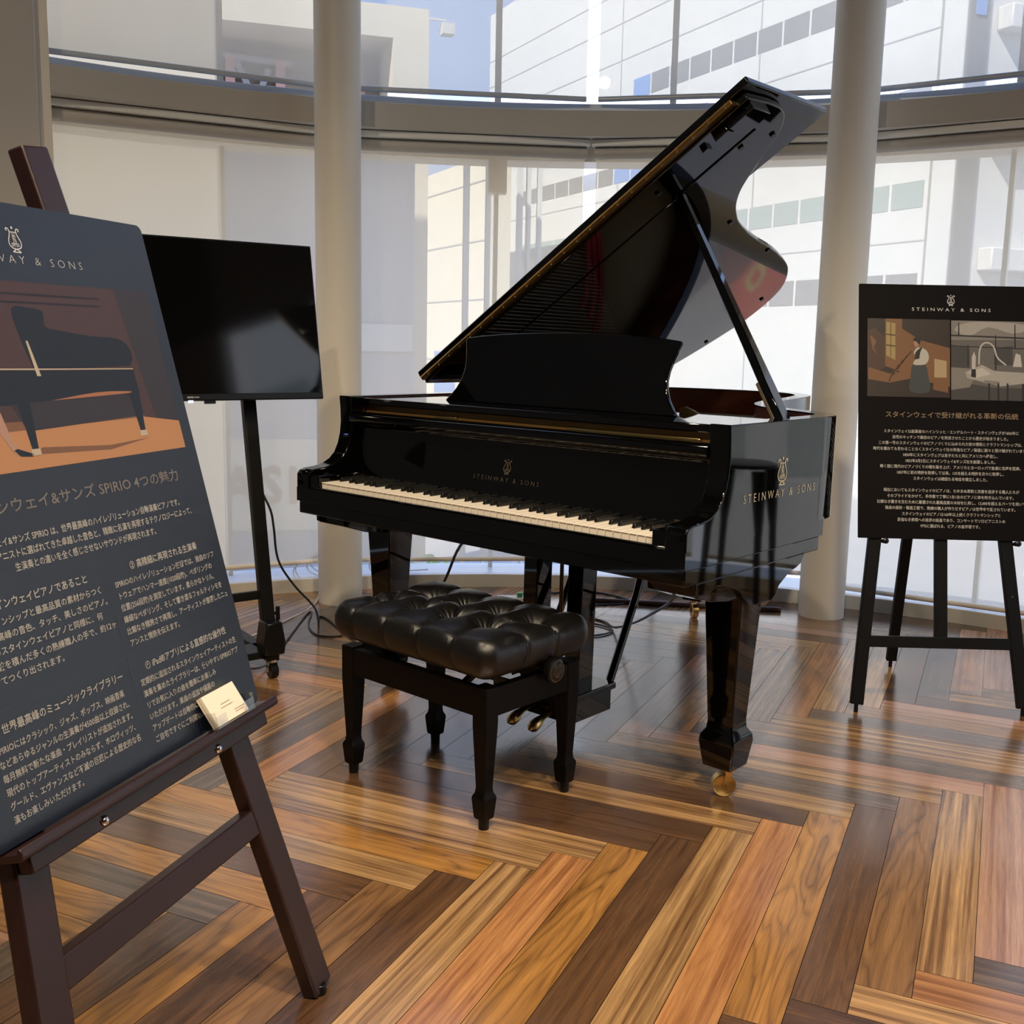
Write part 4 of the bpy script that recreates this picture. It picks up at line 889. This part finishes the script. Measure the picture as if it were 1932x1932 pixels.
# mahogany easel
def easel(name, label, o, a, u, n):
    base = o + u * (-o.z / u.z); base = base + a * 0.3; base.z = 0
    r = thing(name, label, 'easel', base); inv = base
    return r, (lambda s, t, d=0.0: o + a * s + u * t + n * d - inv)
EA, PT = easel('display_easel', 'dark mahogany wooden easel holding the big navy poster', oL, aL, uL, nL)
tf = -oL.z / uL.z
legs_ = {}
for s in (-1, 1):
    f_ = lambda t: 0.3075 + s * (0.543 - 0.132 * t - 0.3075)
    top_, bot_ = PT(f_(0.945), 0.945, -0.026), PT(f_(tf + 0.012), tf + 0.012, -0.026)
    g = G(); g.bar(bot_, top_, 0.058, 0.030, nL); lg = obj('leg', g, m_maroon, EA, bevel=0.004, seg=3)
    g = G(); b0 = PT(f_(tf + 0.012), tf + 0.012, -0.026); q_ = b0 + Vector((nL.x, nL.y, 0)) * 0.008 - aL * s * 0.006; g.cyl((q_.x, q_.y, 0), (q_.x, q_.y, 0.02), 0.012, 14); obj('rubber_foot', g, m_plast, lg, bevel=0.003)
g = G(); g.bar(PT(0.02, -0.19, -0.026), PT(0.595, -0.19, -0.026), 0.026, 0.046, uL); obj('crossbar', g, m_maroon, EA, bevel=0.003)
g = G(); g.bar(PT(0.14, 0.80, -0.03), PT(0.475, 0.80, -0.03), 0.02, 0.04, uL); obj('crossbar', g, m_maroon, EA, bevel=0.003)
g = G(); g.bar(PT(0.042, -0.027, 0.001), PT(0.609, -0.027, 0.001), 0.022, 0.028, uL); tr_ = obj('ledge_rail', g, m_maroon, EA, bevel=0.003)
g = G()
prof2 = [(-0.018, -0.0135), (-0.018, -0.003), (0.022, -0.003), (0.024, 0.003), (0.028, 0.0035), (0.0305, -0.002), (0.0300, -0.0105), (0.026, -0.0135)]
g.prism(prof2, lambda d, t: PT(0.016, t, d), lambda d, t: PT(0.627, t, d)); obj('ledge', g, m_maroon, EA, bevel=0.0012, smooth=50)
for s in (0.180, 0.457):
    g = G(); c = PT(s, -0.030, 0.012); g.tube([c, c + nL * 0.002, c + nL * 0.005, c + nL * 0.0065], [0.0075, 0.0075, 0.005, 0.001], 16); obj('screw', g, m_steel, tr_)['label'] = 'silver screw head'
rb = PT(0.3075, 0.86, -0.05); re = Vector((rb.x, rb.y, 0)) - Vector((nL.x, nL.y, 0)).normalized() * 0.42; re.z = 0.0
g = G(); g.bar(re, rb, 0.04, 0.022, nL); obj('rear_leg', g, m_maroon, EA, bevel=0.003)
# card holder on the ledge
def onboard(name, label, cat, s, t, d):
    return board(name, label, oL + aL * s + uL * t + nL * d, aL, uL, nL, cat)
CH = onboard('card_holder', 'small clear acrylic card holder on the mahogany easel ledge', 'holder', 0.4385, 0.0048, 0.003)
g = G(); g.box((0, 0, 0), (0.112, 0.0015, 0.033)); g.box((0, 0, 0.0315), (0.030, 0.020, 0.033)); g.box((0.082, 0, 0.0315), (0.112, 0.020, 0.033)); g.box((0, 0, 0), (0.0015, 0.028, 0.033)); g.box((0.1105, 0, 0), (0.112, 0.028, 0.033)); g.box((0, 0, 0), (0.112, 0.030, 0.0015)); obj('tray', g, m_acryl, CH, bevel=0.0005)
ca, sa = math.cos(0.36), math.sin(0.36)
BC = board('business_cards', 'stack of cream business cards in the acrylic holder', oL + aL * 0.447 + uL * 0.0072 + nL * 0.0300, aL, uL * ca - nL * sa, nL * ca + uL * sa, 'card')
g = G()
for i in range(6): g.box((0.0003 * (i % 3), 0, -0.0105 + i * 0.00175), (0.091 + 0.0003 * (i % 2), 0.055, -0.0105 + i * 0.00175 + 0.0016))
obj('card_stack', g, m_card, BC)
g = G()
for x0_, x1_, y_ in ((0.034, 0.060, 0.030), (0.030, 0.064, 0.024), (0.058, 0.088, 0.012), (0.058, 0.082, 0.008)): g.ribbon([(x0_, y_), (x1_, y_)], 0.0012, XY(0.0002))
obj('printed_lines', g, m_cardtext, BC, fix=False, smooth=0)

# right poster
PB = board('poster_board', 'black poster with two old workshop photographs on the black easel', oR, aR, uR, nR)
g = G(); g.prism(rrect(wR, hR, 0.003), lambda a, b: Vector((a, b, -0.007)), lambda a, b: Vector((a, b, 0.0))); obj('panel', g, m_poster_b, PB, smooth=30)
g = G(); lyre(g, 0.299, 0.787, 0.036, XY(z1), 0.0016); obj('lyre_emblem', g, m_ink_s, PB, fix=False, smooth=0)
text('STEINWAY & SONS', 0.0155, (0.300, 0.750, z1), m_ink_s, PB, align='CENTER', width=0.257, space=1.6)
# left photograph: craftsman in a workshop by a window
g = G(); mats = [ink(0.020, 0.011, 0.008), ink(0.16, 0.075, 0.03), ink(0.30, 0.22, 0.09), ink(0.40, 0.38, 0.34), ink(0.035, 0.04, 0.045), ink(0.008, 0.007, 0.008), ink(0.30, 0.19, 0.12), ink(0.055, 0.025, 0.014), ink(0.35, 0.26, 0.15)]
fan(g, [(0.027, 0.464), (0.296, 0.464), (0.296, 0.722), (0.027, 0.722)], 0.0004, 0)
fan(g, [(0.085, 0.565), (0.140, 0.545), (0.140, 0.722), (0.085, 0.722)], 0.0005, 1)
fan(g, [(0.088, 0.60), (0.118, 0.585), (0.118, 0.707), (0.088, 0.712)], 0.0006, 2)
for y_ in (0.632, 0.668): fan(g, [(0.088, y_), (0.118, y_ - 0.003), (0.118, y_ + 0.001), (0.088, y_ + 0.004)], 0.0007, 7)
fan(g, [(0.102, 0.595), (0.104, 0.595), (0.104, 0.710), (0.102, 0.710)], 0.0007, 7)
fan(g, [(0.140, 0.53), (0.296, 0.53), (0.296, 0.628), (0.200, 0.652), (0.140, 0.690)], 0.0005, 1)
fan(g, [(0.027, 0.53), (0.085, 0.56), (0.085, 0.66), (0.05, 0.69), (0.027, 0.68)], 0.0005, 7)
fan(g, smooth_curve([(0.060, 0.60), (0.048, 0.625), (0.055, 0.645), (0.04, 0.665)], 3) + [(0.036, 0.66), (0.044, 0.62)], 0.0006, 1)
fan(g, [(0.03, 0.520), (0.10, 0.510), (0.17, 0.525), (0.296, 0.50), (0.296, 0.545), (0.18, 0.555), (0.10, 0.54), (0.03, 0.56)], 0.0006, 1)
for i in range(9): x_ = 0.095 + i * 0.007; fan(g, [(x_, 0.515 + i * 0.010), (x_ + 0.004, 0.513 + i * 0.010), (x_ + 0.022, 0.555 + i * 0.0075), (x_ + 0.018, 0.557 + i * 0.0075)], 0.0007, 1 if i % 2 else 7)
fan(g, [(0.245, 0.53), (0.285, 0.53), (0.285, 0.585), (0.245, 0.592)], 0.0007, 8); fan(g, [(0.24, 0.49), (0.29, 0.48), (0.29, 0.525), (0.245, 0.53)], 0.0007, 1)
fan(g, smooth_curve([(0.166, 0.482), (0.228, 0.482), (0.226, 0.53), (0.214, 0.574), (0.176, 0.574), (0.168, 0.53)], 3, True), 0.0009, 4)
fan(g, smooth_curve([(0.176, 0.572), (0.214, 0.572), (0.227, 0.592), (0.222, 0.615), (0.205, 0.627), (0.188, 0.627), (0.178, 0.610), (0.186, 0.595)], 3, True), 0.0010, 3)
fan(g, [(0.181, 0.588), (0.196, 0.591), (0.199, 0.612), (0.206, 0.628), (0.200, 0.628), (0.188, 0.617), (0.183, 0.610)], 0.0011, 5)
fan(g, smooth_curve([(0.178, 0.640), (0.184, 0.630), (0.192, 0.632), (0.194, 0.648), (0.186, 0.654), (0.178, 0.650)], 3, True), 0.0010, 6)
fan(g, smooth_curve([(0.176, 0.650), (0.186, 0.648), (0.195, 0.638), (0.200, 0.650), (0.192, 0.662), (0.180, 0.660)], 3, True), 0.0011, 5)
obj('printed_picture', g, mats, PB, fix=False, smooth=0)
# right photograph: old factory hall in black and white
g = G(); mats = [ink(0.10, 0.092, 0.085), ink(0.30, 0.28, 0.26), ink(0.012, 0.011, 0.011), ink(0.045, 0.042, 0.04), ink(0.40, 0.38, 0.35), ink(0.18, 0.165, 0.15)]
fan(g, [(0.300, 0.458), (0.572, 0.458), (0.572, 0.720), (0.300, 0.720)], 0.0004, 0)
fan(g, [(0.300, 0.655), (0.572, 0.66), (0.572, 0.720), (0.300, 0.720)], 0.0005, 5)
fan(g, smooth_curve([(0.31, 0.69), (0.36, 0.67), (0.42, 0.70), (0.5, 0.68), (0.56, 0.70), (0.5, 0.715), (0.36, 0.715)], 3, True), 0.00055, 1)
for y_, w_ in ((0.668, 0.005), (0.634, 0.003)): fan(g, [(0.300, y_), (0.572, y_ - 0.006), (0.572, y_ - 0.006 + w_), (0.300, y_ + w_)], 0.0007, 2)
for x_, a_, b_ in ((0.322, 0.67, 0.715), (0.442, 0.56, 0.674), (0.505, 0.63, 0.71), (0.352, 0.57, 0.64)): fan(g, [(x_, a_), (x_ + 0.005, a_), (x_ + 0.004, b_), (x_ + 0.001, b_)], 0.0007, 2)
fan(g, [(0.300, 0.56), (0.36, 0.56), (0.36, 0.63), (0.300, 0.64)], 0.0006, 3); fan(g, [(0.44, 0.575), (0.50, 0.575), (0.50, 0.64), (0.44, 0.63)], 0.0006, 3)
fan(g, [(0.300, 0.458), (0.572, 0.458), (0.572, 0.50), (0.44, 0.50), (0.300, 0.52)], 0.0006, 3); fan(g, [(0.300, 0.49), (0.36, 0.50), (0.39, 0.56), (0.300, 0.565)], 0.00065, 5)
fan(g, [(0.345, 0.55), (0.352, 0.53), (0.46, 0.505), (0.572, 0.52), (0.572, 0.55), (0.44, 0.555), (0.40, 0.575)], 0.0008, 1); fan(g, [(0.352, 0.55), (0.40, 0.565), (0.43, 0.545), (0.38, 0.53)], 0.0009, 4); fan(g, [(0.40, 0.515), (0.45, 0.51), (0.46, 0.52), (0.41, 0.525)], 0.0009, 5)
g.mi = 4; g.ribbon(smooth_curve([(0.390, 0.575), (0.392, 0.62), (0.402, 0.643), (0.420, 0.648), (0.438, 0.635), (0.450, 0.60), (0.478, 0.575)], 4), 0.005, XY(0.001))
fan(g, [(0.366, 0.545), (0.378, 0.545), (0.380, 0.60), (0.374, 0.618), (0.367, 0.60)], 0.001, 4); fan(g, [(0.364, 0.535), (0.380, 0.532), (0.380, 0.56), (0.366, 0.56)], 0.0011, 2); fan(g, [(0.50, 0.57), (0.53, 0.57), (0.525, 0.61), (0.51, 0.615)], 0.001, 4)
for x_ in (0.42, 0.45, 0.48, 0.53): fan(g, [(x_, 0.458), (x_ + 0.006, 0.458), (x_ + 0.006, 0.515), (x_, 0.515)], 0.0009, 2)
obj('printed_picture', g, mats, PB, fix=False, smooth=0)
lines(PB, 'スタインウェイで受け継がれる革新の伝統', 0.3015, 0.398, 0.02, 0.0215, m_ink_g2, 0.43, 'スタインウェイで受け継がれる革新の伝統', 'CENTER', 0.0002)
lines(PB, 'スタインウェイは創業者のハインリッヒ・エンゲルハート・スタインヴェグが1836年に\n自宅のキッチンで最初のピアノを完成させたことから歴史が始まりました。\nこの第一号のスタインウェイのピアノづくりに込められた彼の情熱とクラフトマンシップは、\n時代を重ねても変わることなくスタインウェイ社の秀逸なピアノ製造に脈々と受け継がれています。\n1850年にスタインヴェグは息子たちと共にアメリカへ移住し、\n1853年3月5日にスタインウェイ&サンズ社を創業しました。\n瞬く間に現代のピアノづくりの礎を築き上げ、アメリカとヨーロッパで急速に名声を獲得。\n1857年に初の特許を取得して以来、135を超える特許を次々に取得し、\nスタインウェイは確固たる地位を確立しました。\n\n現在においてもスタインウェイのピアノは、たゆまぬ革新と改善を追求する職人たちが\nそのプライドをかけて、手作業で丁寧に1台1台のピアノに命を吹き込んでいます。\n比類なき響きを生むために厳選された最高品質の木材を使用し、12,000を超えるパーツを用いて\n独自の設計・製造工程で、熟練の職人が作りだすピアノは世界中で愛されています。\nスタインウェイのピアノは160年以上続くクラフトマンシップと\n妥協なき表現への追求の結晶であり、コンサートでソロピアニストの\n97%に選ばれる、ピアノの金字塔です。', 0.300, 0.3465, 0.01925, 0.0125, m_ink_w, 0.437, 'スタインウェイは創業者のハインリッヒ・エンゲルハート・スタインヴェグが1836年に', 'CENTER', 0.0001)
EB, PT = easel('display_easel', 'slim black wooden easel holding the black poster', oR, aR, uR, nR)
tf = -oR.z / uR.z
for s in (-1, 1):
    f_ = lambda t: 0.2695 + s * (0.2115 - 0.105 * t)
    g = G(); g.bar(PT(f_(tf + 0.03), tf + 0.03, -0.018), PT(f_(0.80), 0.80, -0.018), 0.042, 0.020, nR); lg = obj('leg', g, m_easel_blk, EB, bevel=0.003)
    g = G(); p_ = PT(f_(tf + 0.03), tf + 0.03, -0.018); g.cyl((p_.x, p_.y, 0), (p_.x, p_.y, 0.035), 0.007, 10); obj('foot_pin', g, m_plast, lg)
    g = G(); c = PT(f_(-0.008) + 0.026, -0.009, -0.01); g.tube([c, c + nR * 0.03, c + nR * 0.032], [0.007, 0.0095, 0.006], 14); obj('support_peg', g, m_plast, EB)
    g = G(); c = PT(f_(-0.18), -0.18, -0.0085); g.tube([c, c + nR * 0.002], [0.004, 0.003], 10); obj('screw', g, m_steel, lg)
g = G(); g.bar(PT(f_(tf) * 0 + 0.03, -0.334, -0.018), PT(0.515, -0.334, -0.018), 0.018, 0.037, uR); obj('crossbar', g, m_easel_blk, EB, bevel=0.002)
g = G(); g.bar(PT(0.273, -0.33, -0.020), PT(0.273, 0.82, -0.020), 0.040, 0.018, nR); obj('centre_strut', g, m_easel_blk, EB, bevel=0.002)
rf = Vector((1.412, 3.80, 0)) - EB.location; rtp = PT(0.273, 0.78, -0.045)
g = G(); g.bar(rf + (rtp - rf) * 0.02, rtp, 0.036, 0.020, nR); rl = obj('rear_leg', g, m_easel_blk, EB, bevel=0.002)
g = G(); g.cyl(rf, rf + Vector((0, 0, 0.035)), 0.007, 10); obj('foot_pin', g, m_plast, rl)

# ================================================================== TELEVISION ON ITS TROLLEY
yt = math.radians(36.03); aT, uT, nT = axes(yt, math.radians(10.26)); TW, h_ = 0.941, 0.5295
TV = board('television', 'switched-off black flat screen on the wheeled stand', Vector((-0.661, 3.70, 0.953)) - aT * TW, aT, uT, nT, 'television')
g = G(); g.box((0, 0, -0.018), (TW, h_, 0)); g.box((0.15, 0.04, -0.05), (TW - 0.15, h_ - 0.14, -0.017)); obj('casing', g, m_plast, TV, bevel=0.003)
g = G(); g.box((0.006, 0.022, -0.002), (TW - 0.006, h_ - 0.006, 0.0015)); obj('screen', g, m_screen, TV)
g = G(); g.box((TW - 0.42, -0.010, -0.014), (TW - 0.385, 0.001, -0.002)); obj('sensor', g, m_plast, TV); g = G(); g.box((TW - 0.475, -0.006, -0.006), (TW - 0.46, 0.001, 0.001)); obj('indicator_light', g, m_led, TV)
g = G()
for q in range(9): g.ribbon([(TW - 0.478 + q * 0.0042 + (0.002 if q > 4 else 0), 0.011), (TW - 0.475 + q * 0.0042 + (0.002 if q > 4 else 0), 0.011)], 0.005 if q < 5 else 0.0035, XY(0.0004))
obj('maker_lettering', g, m_ink_w, TV, fix=False, smooth=0)
ST_ = thing('screen_stand', 'black metal trolley with slanted poles under the flat screen', 'stand', (-0.826, 3.545, 0), yt)
g_off = -0.41
for s, x in (('r', 0.0), ('l', g_off)):
    g = G(); g.bar((x, 0.0, 0.10), (x, 0.181, 1.10), 0.046, 0.030, (0, 1, 0)); obj('pole', g, m_blkmetal, ST_, bevel=0.003)
    g = G(); g.bar((x, 0.178, 1.08), (x, 0.232, 1.38), 0.046, 0.026, (0, 1, 0)); obj('mount_arm', g, m_blkmetal, ST_, bevel=0.003)
    g = G(); g.prism([(-0.035, 0.0), (0.035, 0.0), (0.040, 0.04), (0.028, 0.115), (-0.028, 0.115), (-0.040, 0.04)], lambda a, b: Vector((x + a, -0.048, 0.085 + b)), lambda a, b: Vector((x + a, 0.03, 0.085 + b))); obj('pole_shoe', g, m_plast, ST_, bevel=0.006)
    g = G(); g.bar((x, -0.03, 0.075), (x, 0.55, 0.075), 0.045, 0.03, (0, 0, 1)); bf = obj('base_foot', g, m_blkmetal, ST_, bevel=0.003)
    for yy in (-0.02, 0.52):
        g = G(); g.tube([(x - 0.012, yy, 0.026), (x - 0.0125, yy, 0.026), (x + 0.0125, yy, 0.026), (x + 0.012, yy, 0.026)], [0.008, 0.026, 0.026, 0.008], 20); cs = obj('caster', g, m_plast, bf)
        g = G()
        for q in (-1, 1): g.bar((x + q * 0.016, yy, 0.022), (x + q * 0.016, yy + 0.008, 0.062), 0.004, 0.022, (0, 1, 0))
        g.cyl((x, yy + 0.008, 0.055), (x, yy + 0.008, 0.064), 0.02, 14); obj('caster_fork', g, m_steel, cs)
g = G(); g.bar((g_off + 0.02, 0.033, 0.285), (-0.02, 0.033, 0.285), 0.018, 0.03, (0, 0, 1)); obj('cross_tube', g, m_blkmetal, ST_, bevel=0.003)
g = G(); g.box((g_off - 0.02, 0.0, 0.065), (0.02, 0.12, 0.09)); obj('base_plate', g, m_blkmetal, ST_, bevel=0.003)
g = G(); g.cyl((0.018, 0.02, 0.215), (0.035, 0.02, 0.215), 0.006, 8); g.box((0.033, 0.012, 0.19), (0.045, 0.028, 0.24)); obj('clamp_knob', g, m_plast, ST_, bevel=0.003)

# ================================================================== CABLES AND ODDS AND ENDS
def cable(name, pts, r, mat, label): g = G(); g.tube(smooth_curve(pts, 8), r, 8); return tag(obj(name, g, mat), label, 'cable', None)
cable('power_cable', [(-0.862, 3.624, 0.63), (-0.835, 3.63, 0.565), (-0.83, 3.65, 0.50), (-0.825, 3.69, 0.38), (-0.79, 3.78, 0.27), (-0.745, 3.93, 0.15), (-0.78, 4.20, 0.025), (-0.80, 4.33, 0.006), (-0.76, 4.30, 0.005), (-0.68, 4.14, 0.005), (-0.60, 3.98, 0.005), (-0.48, 3.76, 0.005)], 0.0042, m_cable, 'black cable hanging from the screen stand to the floor')
cable('power_cable', [(-1.00, 3.40, 0.262), (-0.99, 3.39, 0.16), (-0.93, 3.42, 0.05), (-0.90, 3.52, 0.03), (-0.86, 3.64, 0.012), (-0.86, 4.02, 0.004), (-0.86, 4.36, 0.004), (-0.845, 4.40, 0.004), (-0.82, 4.20, 0.004), (-0.76, 4.06, 0.004), (-0.68, 4.04, 0.004), (-0.64, 4.08, 0.004)], 0.0036, m_cable, 'thin black cable looping from cross tube past stand shoe')
g = G()
for k in range(4):
    c = Vector((-0.92 + 0.03 * k, 4.83 + 0.015 * k, 0.085 + 0.012 * k)); rr = 0.07 + 0.015 * (k % 2)
    g.tube([c + Vector((math.cos(t) * rr * 1.3, 0.02 * math.sin(t + k), math.sin(t) * rr * 0.75)) for t in [2 * PI * j / 24 + k for j in range(24)]], 0.003, 6)
g.tube(smooth_curve([(-0.88, 4.84, 0.05), (-0.86, 4.55, 0.004), (-0.93, 4.25, 0.004), (-1.02, 4.00, 0.004), (-1.15, 3.75, 0.004), (-1.30, 3.6, 0.004)], 6), 0.004, 6)
tag(obj('white_cable', g, m_cablew), 'coiled white cable on the sill left of the left column', 'cable')
g = G()
for k in range(2):
    c = Vector((-0.625 + 0.02 * k, 4.95, 0.095)); rr = 0.05 + 0.01 * k
    g.tube([c + Vector((math.cos(t) * rr, 0.01 * math.sin(t), math.sin(t) * rr * 0.8)) for t in [2 * PI * j / 20 for j in range(20)]], 0.003, 6)
g.tube(smooth_curve([(-0.60, 4.93, 0.065), (-0.52, 4.95, 0.07), (-0.40, 5.02, 0.066)], 6), 0.003, 6)
tag(obj('white_cable', g, m_cablew), 'small white cable loops right of the left column', 'cable')
def pw(x, y, z): c, s = math.cos(-0.7285), math.sin(-0.7285); return (-0.1284 + c * x - s * y, 2.8335 + s * x + c * y, z)
cable('piano_cable', [(0.405, 2.48, 0.595), (0.434, 2.80, 0.476), (0.456, 3.20, 0.348), (0.464, 3.80, 0.150), (0.43, 4.20, 0.02), (0.40, 4.34, 0.005), (0.33, 4.42, 0.005), (0.30, 4.52, 0.005), (0.36, 4.62, 0.005), (0.50, 4.66, 0.005), (0.54, 4.74, 0.005), (0.42, 4.86, 0.005), (0.30, 4.88, 0.005), (0.12, 4.80, 0.005)], 0.0045, m_cable, 'black cable drooping from the piano underside to the floor')
cable('floor_cable', [(0.05, 4.10, 0.005), (0.18, 4.18, 0.005), (0.32, 4.12, 0.005), (0.42, 4.20, 0.005), (0.36, 4.30, 0.005), (0.22, 4.32, 0.005), (0.05, 4.45, 0.005)], 0.004, m_cable, 'tangled black cable lying on the floor behind the pedals')
cable('lead_cable', [pw(-0.25, 0.60, 0.617), (-0.17, 4.10, 0.40), (-0.27, 4.35, 0.18), (-0.34, 4.45, 0.006), (-0.30, 4.6, 0.005)], 0.006, m_cable, 'black lead slanting down behind the tufted bench')
g = G(); g.box((-0.06, 4.60, 0.0), (0.06, 4.66, 0.035)); ps_ = obj('power_strip', g, m_whiteplastic, bevel=0.004); tag(ps_, 'white power strip on the floor behind the bench', 'power strip')
g = G(); g.box((0.03, 4.615, 0.034), (0.055, 4.645, 0.055)); obj('plug', g, m_green, ps_, bevel=0.003)
pa_, pb_ = Vector((0.33, 4.70, 0.011)), Vector((1.20, 4.585, 0.011))
g = G(); g.cyl(pa_, pb_, 0.011, 10); tag(obj('floor_rod', g, m_brownpl), 'long brown rod lying on the floor along the curb', 'rod')

# unseen stool, added to give the piano side its dark upright reflections
so = thing('added_stool', 'black four-legged stand-in stool out of view, added for dark reflections in the piano side', 'stool', (2.72, 3.26, 0), 0.62)
g = G(); g.lathe([(0.13, 0.0), (0.15, 0.006), (0.15, 0.018), (0.13, 0.024)], (0, 0, 0.625), 28); obj('seat', g, m_plast, so)
for a in (-1, 1):
    for b in (-1, 1): g = G(); g.tube([(a * 0.13, b * 0.13, 0), (a * 0.115, b * 0.115, 0.35), (a * 0.105, b * 0.105, 0.50), (a * 0.10, b * 0.10, 0.62)], [0.014, 0.018, 0.030, 0.036], 12); obj('leg', g, m_plast, so)
aw = tag(obj('added_awning', G().box((5.55, 11.3, -3.75), (6.95, 12.7, -3.6)), m_sign_red), 'red orange stand-in awning out of view, added for the red reflection in the raised lid', 'awning')  # unseen slab added to put red into the lid's reflection
m_yel = P('yellow_letter', (0.75, 0.55, 0.12), 0.6)
text('O', 0.55, (6.05, 11.85, -3.595), m_yel, aw, (0, 0, 0.6), 'CENTER', name='awning_letter', bold=0.02)
